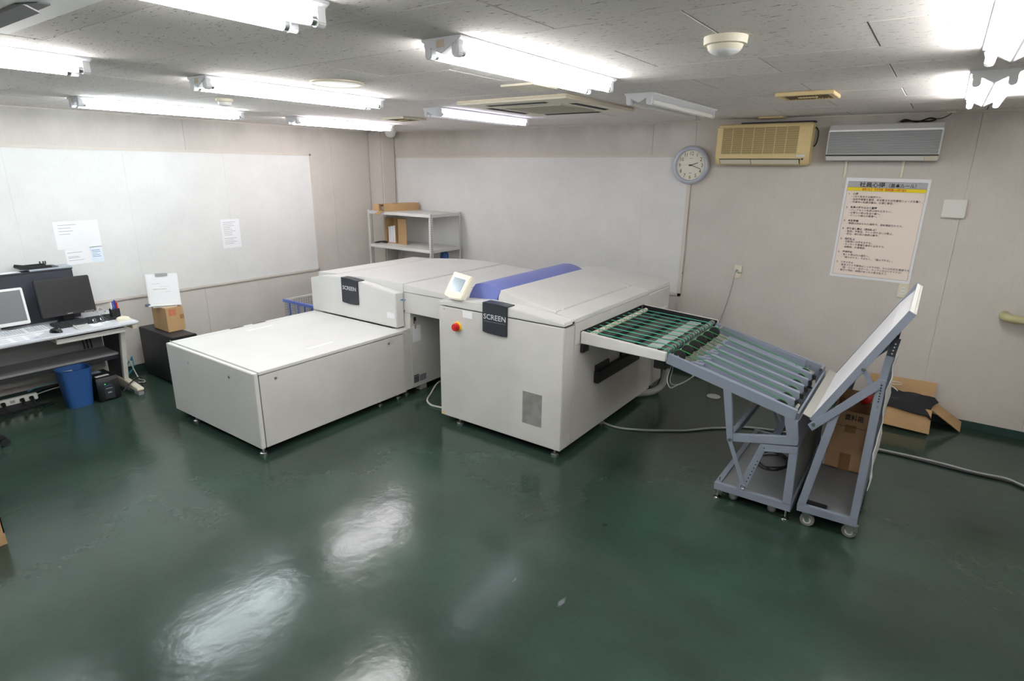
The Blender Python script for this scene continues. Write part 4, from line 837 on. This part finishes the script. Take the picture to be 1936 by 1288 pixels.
# ------------------------------------------------------------------ desk and what is on it
t = thing('office_desk', 'long grey office desk with shelf and shallow drawer along the wall', 'desk', (.42, -4.65, 0))
dy0, dy1 = -5.75, -3.69
G().box(.10, .785, dy0, dy1, .672, .70).build('desk_top', DESK, t, bevel=.008, seg=3)
G().box(.60, .76, dy1-.05, dy1-.012, .628, .671).build('corner_bracket', CREAMP, t, bevel=.004)
for y in (dy1-.085, dy0+.05):
    G().prism([(.13, .09), (.47, .09), (.575, .671), (.13, .671)], 'y', y, y+.022).build('side_panel', DESKD, t)
    G().prism([(.43, .085), (.475, .085), (.60, .671), (.555, .671)], 'y', y-.004, y+.034).build('leg', WHITEP, t, bevel=.004)
    ft = G().prism([(.12, .035), (.735, .035), (.76, .05), (.75, .07), (.46, .10), (.12, .10)], 'y', y-.012, y+.042).build('foot', CREAMP, t, bevel=.005); G().box(.66, .75, y-.008, y+.038, 0, .036).build('foot_pad', DESKP, ft, bevel=.003); G().box(.12, .20, y-.008, y+.038, 0, .036).build('foot_pad', DESKP, ft, bevel=.003)
G().box(.13, .45, dy0+.08, dy1-.088, .342, .362).build('shelf', DESKP, t, bevel=.002)
G().box(.108, .118, dy0+.08, dy1-.088, .36, .671).build('back_panel', DESKP, t); G().box(.118, .128, dy0+.08, dy1-.10, .155, .225).build('lower_back_rail', mat('rail_grey', (176, 176, 176), .5), t, bevel=.002)
G().box(.40, .43, dy0+.08, dy1-.088, .30, .338).build('cable_duct', DARK, t)
dr = G().box(.30, .70, -4.285, -3.80, .608, .625).build('drawer', DESKP, t); G().box(.70, .715, -4.30, -3.785, .605, .645).build('drawer_front', WHITEP, dr, bevel=.003)
for y in (-4.302, -3.79): G().box(.30, .712, y, y+.012, .615, .671).build('drawer_runner', CREAMP, dr)
t = thing('charcoal_cabinet', 'wide charcoal cabinet standing on the desk behind the monitors', 'cabinet', (.13, -4.8, .7005))
G().box(.112, .215, -5.7, -3.935, .7005, 1.138).build('body', DKCAB, t, bevel=.004); G().box(.104, .222, -5.705, -3.93, 1.1385, 1.150).build('top', DKCAB, t, bevel=.003)
t = thing('scanner', 'silver flat scanner with open black paper tray on the charcoal cabinet', 'scanner', (.16, -4.12, 1.1505))
G().box(.06, .225, -4.245, -3.93, 1.1505, 1.167).build('body', mat('scanner_silver', (172, 178, 188), .35), t, bevel=.004)
tr = G().prism([(-4.30, 1.172), (-4.23, 1.168), (-4.03, 1.168), (-4.03, 1.1725), (-4.23, 1.1725), (-4.31, 1.182)], 'x', .07, .215).build('tray', BLACK, t)
for x in (.07, .209): G().prism([(-4.31, 1.182), (-4.23, 1.17), (-4.07, 1.17), (-4.09, 1.192), (-4.24, 1.192), (-4.30, 1.205)], 'x', x, x+.006).build('tray_side', BLACK, tr)
for y in (-4.10, -4.085, -4.125): G().box(.075, .085, y, y+.008, 1.185, 1.212).build('tray_tab', BLACK, tr)
tag(G().box(.12, .21, -4.70, -4.30, 1.1503, 1.1530).build('paper_sheet', PAPER, None), 'white sheet lying on top of the charcoal cabinet', 'paper')
def monitor(name, label, yc, wd, h, x, z0, body, scr, tilt, base_m):
    t = thing(name, label, 'monitor', (x-.03, yc, .7005)); R = Matrix.Rotation(tilt, 3, 'Y'); o = Vector((x, yc, z0+h/2))
    def P(y0, y1, a, b_, d0, d1, m, nm, par, bv=0):
        g = G().box(d0, d1, y0, y1, a, b_); g.v = [tuple(R @ Vector(p)+o) for p in g.v]; return g.build(nm, m, par, bevel=bv)
    bd = P(-wd/2, wd/2, -h/2, h/2, -.04, 0, body, 'case', t, .006)
    P(-wd/2+.018, wd/2-.018, -h/2+.03, h/2-.018, -.004, .0008, scr, 'screen', bd)
    G().box(x-.07, x-.035, yc-.04, yc+.04, .712, z0+h*.45).build('neck', base_m, t, bevel=.004)
    G().lathe([(.083, 0), (.085, .006), (.07, .012), (.01, .014)], (x-.05, yc, .7005), 28).build('base', base_m, t, smooth=True)
    return bd, P
bd, P = monitor('monitor', 'black widescreen monitor switched off on the desk', -4.065, .405, .325, .362, .765, mat('monitor_black', (34, 34, 38), .4), SCREENB, -.12, BLACK)
P(-.02, .02, -.153, -.147, 0, .0012, INKG, 'badge', bd)
for k in range(6): P(.11+k*.013, .118+k*.013, -.157, -.151, 0, .0014, ACG, 'button', bd)
monitor('monitor', 'white framed monitor with grey screen at the desk', -4.58, .46, .305, .362, .745, WHITE, SCREENG, -.12, WHITE)
def keyboard(label, y0, y1, x0, x1, bm, km, z=.7005, rot=0, numeric=True):
    c = ((x0+x1)/2, (y0+y1)/2, z); t = thing('keyboard', label, 'keyboard', c, world=False, rot=(0, 0, rot))
    L = y1-y0; W = x1-x0
    G().prism([(-W/2, 0), (W/2, 0), (W/2, .010), (-W/2, .022)], 'y', -L/2, L/2).build('case', bm, t, bevel=.003)
    proto = None; kw = .0165; n = 0
    for r in range(6):
        xx = -W/2+.028+r*(W-.045)/5.2; zz = .022-.012*(xx+W/2)/W; yy = -L/2+.012
        while yy < L/2-.02:
            u = (yy+L/2)/L
            if r == 5 and .2 < u < .42:
                w_ = .10 if u < .24 else 0
            else: w_ = kw
            if not (.655 < u < .675 or .80 < u < .82 or (r == 0 and int(u*22) in (1, 6, 11))):
                if w_ == kw:
                    if proto is None:
                        proto = G().prism([(-.0078, 0), (.0078, 0), (.0062, .007), (-.0062, .008)], 'y', -.0075, .0075).build('key', km, t, bevel=.001, seg=1).data; o = t.children[-1]
                    else: o = bpy.data.objects.new('key', proto); C.objects.link(o); o.parent = t
                    o.location = (xx, yy+.008, zz)
                elif w_: 
                    o = G().prism([(-.0078, 0), (.0078, 0), (.0062, .007), (-.0062, .008)], 'y', -.048, .048).build('space_bar', km, t, bevel=.001, seg=1); o.location = (xx, yy+.05, zz)
            yy += .019
    return t
keyboard('black keyboard in front of the black monitor', -4.235, -3.775, .40, .585, mat('kb_black', (44, 46, 52), .5), mat('key_black', (30, 31, 34), .5), rot=-.02)
keyboard('white keyboard with grey white keys in front of the white monitor', -4.735, -4.285, .405, .575, mat('kb_white', (226, 226, 228), .5), mat('key_white', (186, 189, 194), .5), rot=.0)
def mouse(label, x, y, m, ang):
    t = thing('mouse', label, 'mouse', (x, y, .7005), world=False, rot=(0, 0, ang))
    g = G(); n = 16; k = 6; v = []; f = []
    for j in range(k+1):
        ph = j/k*math.pi/2; 
        for i in range(n): th_ = 2*math.pi*i/n; v.append((.056*math.cos(ph)**.6*math.cos(th_), .031*math.cos(ph)**.6*math.sin(th_)*(1-.12*math.cos(th_)), .034*math.sin(ph)))
    for j in range(k):
        for i in range(n): f.append((j*n+i, j*n+(i+1) % n, (j+1)*n+(i+1) % n, (j+1)*n+i))
    f.append(tuple(range(n-1, -1, -1))); f.append(tuple(range(k*n, (k+1)*n))); g.add(v, f); g.build('body', m, t, smooth=True)
    G().cyl((.028, -.004, .026), (.028, .004, .026), .008, n=12).build('wheel', ACG, t, smooth=True)
mouse('black glossy mouse at the end of the black keyboard', .675, -4.275, mat('mouse_black', (18, 18, 20), .2), .5); mouse('cream mouse near the end of the desk', .655, -3.765, CREAMP, 1.2)
t = thing('calculator', 'silver pocket calculator on the desk edge', 'calculator', (.665, -4.085, .7005), world=False, rot=(0, 0, -.10))
G().prism([(-.066, 0), (.066, 0), (.066, .010), (-.066, .018)], 'y', -.052, .052).build('case', ACS, t, bevel=.003); G().box(-.058, -.040, -.042, .042, .0145, .0185).build('display', DARK, t)
for i in range(5):
    for j in range(5): G().box(-.028+i*.017, -.016+i*.017, -.044+j*.0185, -.030+j*.0185, .010, .0185-.001*i-.003).build('key', ACG if (i+j) % 4 else DESKP, t)
tag(G().box(.60, .715, -4.02, -3.935, .7005, .7025).build('note_paper', PAPER, None), 'white note paper with clips beside the calculator', 'paper'); tag(G().box(.585, .655, -3.925, -3.865, .7005, .702).build('note_paper', PAPER, None), 'small white paper slip near the black keyboard end', 'paper')
for k, (x, y) in enumerate(((.605, -3.965), (.60, -3.905))):
    t = thing('binder_clip', 'black binder clip on the note paper' if k == 0 else 'black binder clip on the small paper slip', 'clip', (x, y, .7027))
    G().prism([(x-.012, .7027), (x+.008, .7027), (x-.008, .722)], 'y', y-.016, y+.016).build('body', BLACK, t); G().tube([(x-.008, y-.008, .722), (x-.02, y-.010, .735), (x-.024, y, .739), (x-.02, y+.010, .735), (x-.008, y+.008, .722)], .0014, 5, 3).build('handle', CHROME, t)
t = thing('written_sheet', 'large printed sheet on the desk in front of the white keyboard', 'paper', (.62, -4.5, .7005))
G().prism([(.605, -4.335), (.775, -4.48), (.775, -4.80), (.59, -4.80), (.585, -4.36)], 'z', .7005, .7015).build('sheet', PAPER, t)
for k in range(7):
    for q in range(4): G().box(.62+k*.02, .623+k*.02, -4.74+q*.09, -4.68+q*.09, .7014, .7019).build('print_line', INKB if k > 4 else INKG, t)
t = thing('pen_cup', 'black mesh pen cup at the end of the desk', 'pen cup', (.535, -3.775, .7005))
G().prism([(.505, -3.81), (.565, -3.81), (.565, -3.745), (.505, -3.745)], 'z', .7005, .704).build('base', BLACK, t)
for q in ((.505, .508, -3.81, -3.745), (.562, .565, -3.81, -3.745), (.508, .562, -3.81, -3.807), (.508, .562, -3.748, -3.745)): G().box(*q, .704, .79).build('wall', BLACK, t)
for k, (x, y, c_, n_) in enumerate(((.52, -3.795, WHITE, 'white'), (.53, -3.78, INKB, 'blue'), (.545, -3.77, mat('marker_blue', (36, 62, 150), .4), 'dark blue'), (.548, -3.755, RED, 'red'), (.525, -3.757, mat('marker_red2', (190, 40, 40), .4), 'dark red'))):
    t = thing('marker_pen', n_+' capped marker pen standing in the mesh cup', 'pen', (x, y, .7045)); h_ = .822+.012*(k % 3)
    G().cyl((x, y, .7045), (x, y, h_-.012), .006, n=10).build('barrel', WHITE if k == 0 else c_, t, smooth=True); G().cyl((x, y, h_-.012), (x, y, h_+.022), .0068, n=10).build('cap', c_, t, smooth=True)
tag(G().tube([(.38, -3.85, .707), (.36, -3.84, .715), (.33, -3.82, .712), (.37, -3.79, .718), (.385, -3.81, .709), (.37, -3.83, .722), (.34, -3.80, .715), (.27, -3.75, .71), (.20, -3.74, .71)], .006, 6).build('cable_tangle', CABW, None, smooth=True), 'tangled white cables on the desk beside the black monitor', 'cable')
tag(G().tube([(.25, -3.88, .78), (.16, -3.84, .95), (.09, -3.82, .93), (.07, -3.80, .80), (.07, -3.78, .60), (.06, -3.76, .30), (.08, -3.74, .02)], .003, 6).build('thin_cable', CABB, None, smooth=True), 'thin dark cable arching behind the black monitor down the wall', 'cable')
tag(G().tube([(.20, -3.80, .71), (.085, -3.74, .73), (.08, -3.67, .60), (.27, -3.655, .3), (.29, -3.62, .12), (.33, -3.60, .02), (.38, -3.58, .012), (.44, -3.60, .012), (.40, -3.64, .012)], .005, 7).build('white_cable', CABW, None, smooth=True), 'white cable dropping behind the desk end to the floor', 'cable')
pts = []
for k in range(5): pts += [(.12+.01*k, -3.66, .05), (.10+.02*k, -3.60, .13+.012*k), (.17, -3.57, .17+.01*k), (.22, -3.60, .10), (.18, -3.65, .03+.008*k)]
tag(G().tube(pts, .004, 6, 6).build('network_cable', CABC, None, smooth=True), 'cyan network cable coiled on the floor between desk and tower', 'cable')
tag(G().tube([(.66, -3.87, .05), (.64, -3.80, .10), (.56, -3.70, .11), (.42, -3.62, .05), (.30, -3.58, .012)], .006, 7).build('power_cable', CABB, None, smooth=True), 'black power cable arching from the power supply past the desk foot', 'cable')
for k in range(3): tag(G().tube([(.14+.006*k, -3.96+.035*k, .66), (.15, -3.95+.03*k, .5), (.145, -3.94+.03*k, .40), (.14, -3.94+.03*k, .372)], .005, 6).build('hanging_cable', CABB, None, smooth=True), ('black cable hanging under the drawer, farthest from the desk end', 'black cable hanging under the drawer between two others', 'black cable hanging under the drawer, closest to the desk end')[k], 'cable', 'cables under the drawer')

# under the desk
def hollow(g, c, bw, bd, tw, td, h, th, z0, n=24, ex=4):
    def ring(a, b_, z, o=0):
        out = []
        for i in range(n):
            q = 2*math.pi*i/n; cx_, sy_ = math.cos(q), math.sin(q); k = (abs(cx_)**ex+abs(sy_)**ex)**(-1/ex); out.append((c[0]+(a-o)*cx_*k, c[1]+(b_-o)*sy_*k, z))
        return out
    R = [ring(bw, bd, z0), ring(tw, td, z0+h-.012), ring(tw+.005, td+.005, z0+h-.010), ring(tw+.005, td+.005, z0+h), ring(tw-th, td-th, z0+h), ring(bw-th, bd-th, z0+th)]
    v = sum(R, []); f = [tuple(range(n-1, -1, -1))]
    for j in range(5):
        for i in range(n): f.append((j*n+i, j*n+(i+1) % n, (j+1)*n+(i+1) % n, (j+1)*n+i))
    f.append(tuple(range(5*n, 6*n))); g.add(v, f); return g
t = thing('waste_bin', 'blue rectangular plastic waste bin under the desk', 'bin', (.535, -4.19, 0))
hollow(G(), (.562, -4.185), .078, .09, .100, .118, .34, .004, .0, 32, 5).build('body', BINB, t, smooth=True)
tag(G().sheet([[(.56, -4.27, .325), (.56, -4.19, .325)], [(.63, -4.26, .345), (.63, -4.21, .335)]], .001).build('waste_paper', PAPER, None), 'scrap of white paper in the blue waste bin', 'paper')
t = thing('power_supply', 'black backup power supply box with green lamp beside the bin', 'power supply', (.53, -3.98, 0))
G().prism([(.37, .004), (.662, .004), (.672, .02), (.672, .185), (.655, .215), (.37, .215)], 'y', -4.065, -3.892).build('case', BLACK, t, bevel=.008, smooth=True)
G().box(.668, .674, -4.02, -3.94, .02, .18).build('front_panel', DARK, t, bevel=.002); G().box(.673, .6755, -4.01, -4.003, .158, .164).build('lamp', mat('lamp_green', (60, 230, 90), .4, emit=1.5), t); G().box(.673, .675, -4.01, -3.96, .143, .147).build('blue_line', INKB, t); G().box(.673, .675, -4.005, -3.955, .115, .119).build('silver_line', ACG, t); G().box(.673, .6748, -3.995, -3.965, .072, .084).build('badge', INKG, t)
G().box(.56, .60, -4.04, -3.935, .2148, .2162).build('label', PAPER, t); G().box(.40, .47, -4.04, -3.95, .2148, .2165).build('top_label', mat('label_blue', (150, 164, 180), .6), t)
for x in (.40, .64):
    for y in (-4.04, -3.915): G().cyl((x, y, 0), (x, y, .006), .012, n=10).build('pad', RUB, t)
t = thing('power_strip', 'white multi socket power strip on the floor under the desk', 'power strip', (.28, -4.6, 0))
G().box(.265, .305, -4.95, -4.40, .062, .115).build('body', WHITEP, t, bevel=.004)
G().box(.27, .30, -4.93, -4.42, .0, .064).build('bracket', DARK, t)
for k in range(8):
    y = -4.92+k*.065; G().box(.3045, .3062, y, y+.035, .075, .102).build('socket_face', ACG, t)
    for dx in (.008, .022): G().box(.3058, .3068, y+dx, y+dx+.003, .082, .095).build('slot', BLACK, t)
for k in (3, 4, 6, 7):
    y = -4.92+k*.065; tag(G().cyl((.308, y+.017, .088), (.345, y+.017, .075), .018, .012, 12).tube([(.345, y+.017, .075), (.37, y+.03, .04), (.36, y+.08, .012), (.33, y+.16, .010)], .005, 6).build('power_plug', BLACK, None, smooth=True), 'black plug '+('at the end' if k == 7 else 'next to the end one' if k == 6 else 'nearer the middle sockets' if k == 4 else 'beside the one in the middle sockets')+' of the white power strip', 'plug', 'plugs in the power strip')
for k in range(3): tag(G().tube([(.25, -4.45, .13-.03*k), (.24, -4.35, .15-.03*k), (.26, -4.2, .17-.03*k), (.24, -4.05, .18-.03*k)], .004, 6).build('under_desk_cable', (CABC, CABB, CABW)[k], None, smooth=True), ('blue', 'black', 'white')[k]+' cable behind the waste bin', 'cable')

# tower, carton and document holder
t = thing('server_tower', 'large black server tower on the floor between desk and loader', 'computer', (.5, -3.345, 0))
G().box(.13, .80, -3.452, -3.235, .012, .485).build('case', mat('tower_black', (40, 41, 46), .45), t, bevel=.005)
G().box(.80, .835, -3.458, -3.229, .012, .487).build('front_bezel', BLACK, t, bevel=.006); G().box(.836, .839, -3.43, -3.25, .41, .46).build('drive_bay', mat('bay_black', (14, 14, 15), .4), t); G().box(.8385, .840, -3.40, -3.37, .425, .44).build('button', ACG, t); G().box(.8385, .840, -3.33, -3.30, .425, .44).build('button', ACG, t)
for z in (.20, .43): G().box(.77, .80, -3.456, -3.450, z, z+.03).build('side_latch', ACS, t, bevel=.002)
for x in (.17, .76):
    for y in (-3.43, -3.26): G().box(x-.02, x+.02, y-.012, y+.012, 0, .013).build('foot', RUB, t)
t = thing('stamped_carton', 'small tan carton with red stamp on top of the black tower', 'box', (.45, -3.30, .4865))
cx0, cx1, cy0, cy1, cz0, cz1 = .305, .60, -3.376, -3.216, .4872, .722
G().box(cx0, cx1, cy0, cy1, cz0, cz1).build('body', CARD, t, bevel=.003)
G().box(cx1-.001, cx1+.0008, cy0+.122, cy1+.0005, .60, .645).build('tape', TAPE, t); G().box(cx0+.05, cx1, -3.30, -3.292, cz1-.0005, cz1+.0006).build('seam', CARD2, t)
for i in range(2):
    for j in range(2):
        y = -3.352+i*.036; z = .645+j*.032
        for q in ((y, y+.029, z, z+.003), (y, y+.029, z+.024, z+.027), (y, y+.003, z, z+.027), (y+.026, y+.029, z, z+.027), (y+.010, y+.014, z+.006, z+.021), (y+.006, y+.022, z+.012, z+.015)): G().box(cx1-.0005, cx1+.0009, *q).build('red_stamp', INKR, t)
t = thing('document_holder', 'white document holder with drawing and grey clip on the tan carton', 'document holder', (.5, -3.33, .7225))
R = Matrix.Rotation(-.50, 3, 'Z') @ Matrix.Rotation(-.13, 3, 'Y'); o = Vector((.50, -3.325, .886))
def hb_(y0, y1, z0, z1, d0, d1, m, nm, bv=0, par=None):
    g = G().box(d0, d1, y0, y1, z0, z1); g.v = [tuple(R @ Vector(p)+o) for p in g.v]; return g.build(nm, m, par or t, bevel=bv)
bb_ = hb_(-.135, .135, -.150, .155, -.008, 0, WHITE, 'board', .006); hb_(-.12, .125, -.125, .145, 0, .0015, PAPER, 'paper', 0)
hb_(-.05, .052, .132, .158, -.002, .012, DESKP, 'clip', .003); hb_(-.137, .137, -.154, -.140, 0, .022, WHITE, 'ledge', .003); hb_(-.168, -.122, -.152, -.126, -.006, .018, mat('knob_blue_grey', (78, 92, 108), .5), 'knob', .005)
for q in ((-.09, -.02, .06, .062), (-.01, .03, .005, .007), (.02, .06, -.02, -.018), (-.03, .05, .03, .0315)): hb_(*q, .0014, .0019, INKG, 'drawing_line')
G().bar((.42, -3.29, .7235), (.50, -3.325, .90), .16, .005, (1, -.5, 0)).build('support_leg', WHITEP, t); G().cbox((.475, -3.315, .7248), (.13, .20, .0045), Matrix.Rotation(-.5, 3, 'Z')).build('support_foot', WHITEP, t)

# sheets on the board behind the desk
def wall_sheet(label, y0, y1, z0, z1, m, lines, rot=0, lm=INKG, n=6, xo=.0125):
    yc, zc_ = (y0+y1)/2, (z0+z1)/2; t = thing('wall_paper_sheet', label, 'paper', (xo, yc, zc_), world=False, rot=(rot, 0, 0)); a, b_ = (y1-y0)/2, (z1-z0)/2
    G().box(0, .0012, -a, a, -b_, b_).build('sheet', m, t); rnd = random.Random(label)
    for k in range(n):
        z = b_-.035-(2*b_-.06)*k/n
        for (u0, u1) in lines:
            if rnd.random() < .88: G().box(.0011, .0017, -a+2*a*u0, -a+2*a*(u0+(u1-u0)*rnd.uniform(.5, 1)), z, z+.0035).build('print_line', lm[k % len(lm)] if isinstance(lm, list) else lm, t)
wall_sheet('wide white printed sheet, the largest paper on the board', -3.952, -3.597, 1.288, 1.538, PAPER, [(.1, .5)], 0, INKG, 7)
wall_sheet('white sheet tucked below the wide printed sheet', -3.90, -3.70, 1.145, 1.287, PAPER, [(.08, .85)], .03, INKG, 7)
wall_sheet('small bluish handwritten note beside the tucked sheet', -3.70, -3.598, 1.145, 1.292, PAPERB, [(.12, .9)], 0, [INKB, INKB, INKG, INKB, INKB, INKR], 6)
t = None
wall_sheet('single upright printed sheet alone on the board', -2.42, -2.203, 1.15, 1.466, PAPER, [(.12, .85)], 0, INKG, 13)

# left foreground
t = thing('cardboard_box', 'open cardboard box alone on the green floor by the office chair', 'box', (2.28, -5.36, 0))
x0, x1, y0, y1, z1 = 2.05, 2.53, -5.60, -5.215, .22
for q in ((x0, x1, y0, y0+.006), (x0, x1, y1-.006, y1), (x0, x0+.006, y0, y1), (x1-.006, x1, y0, y1)): G().box(*q, .0005, z1).build('wall', CARD2, t)
G().box(x0, x1, y0, y1, .0005, .006).build('bottom', CARD2, t)
G().box(x1-.0005, x1+.0015, y0, y1, .0008, .07).build('lower_band', CARD, t)
t = thing('office_chair', 'black office chair with caster base at the front of the desk', 'chair', (.72, -4.98, 0))
cx_, cy_ = 1.03, -5.10
G().cyl((cx_, cy_, .09), (cx_, cy_, .44), .028, n=16).build('gas_post', BLACK, t, smooth=True)
for k in range(5):
    a = math.radians(90+72*k); e = Vector((cx_+.27*math.cos(a), cy_+.27*math.sin(a), .075))
    G().bar((cx_, cy_, .10), e, .05, .03).build('base_arm', BLACK, t, bevel=.006)
    cw = G()
    for s_ in (-1, 1):
        q = Vector((-math.sin(a), math.cos(a), 0))*s_; cw.cyl(e+q*.010-Vector((0, 0, .045)), e+q*.03-Vector((0, 0, .045)), .03, n=18)
    cw.cyl(e-Vector((0, 0, .03)), e, .01); cw.build('caster', BLACK, t, bevel=.003, smooth=True)
G().box(cx_-.24, cx_+.24, cy_-.30, cy_+.10, .44, .51).build('seat', CLOTHB, t, bevel=.03, seg=4, smooth=True)
G().box(cx_-.22, cx_+.22, cy_-.36, cy_-.31, .60, .95).build('backrest', CLOTHB, t, bevel=.02, seg=4, smooth=True); G().bar((cx_, cy_-.20, .45), (cx_, cy_-.33, .70), .06, .015, (0, 0, 1)).build('back_support', BLACK, t)
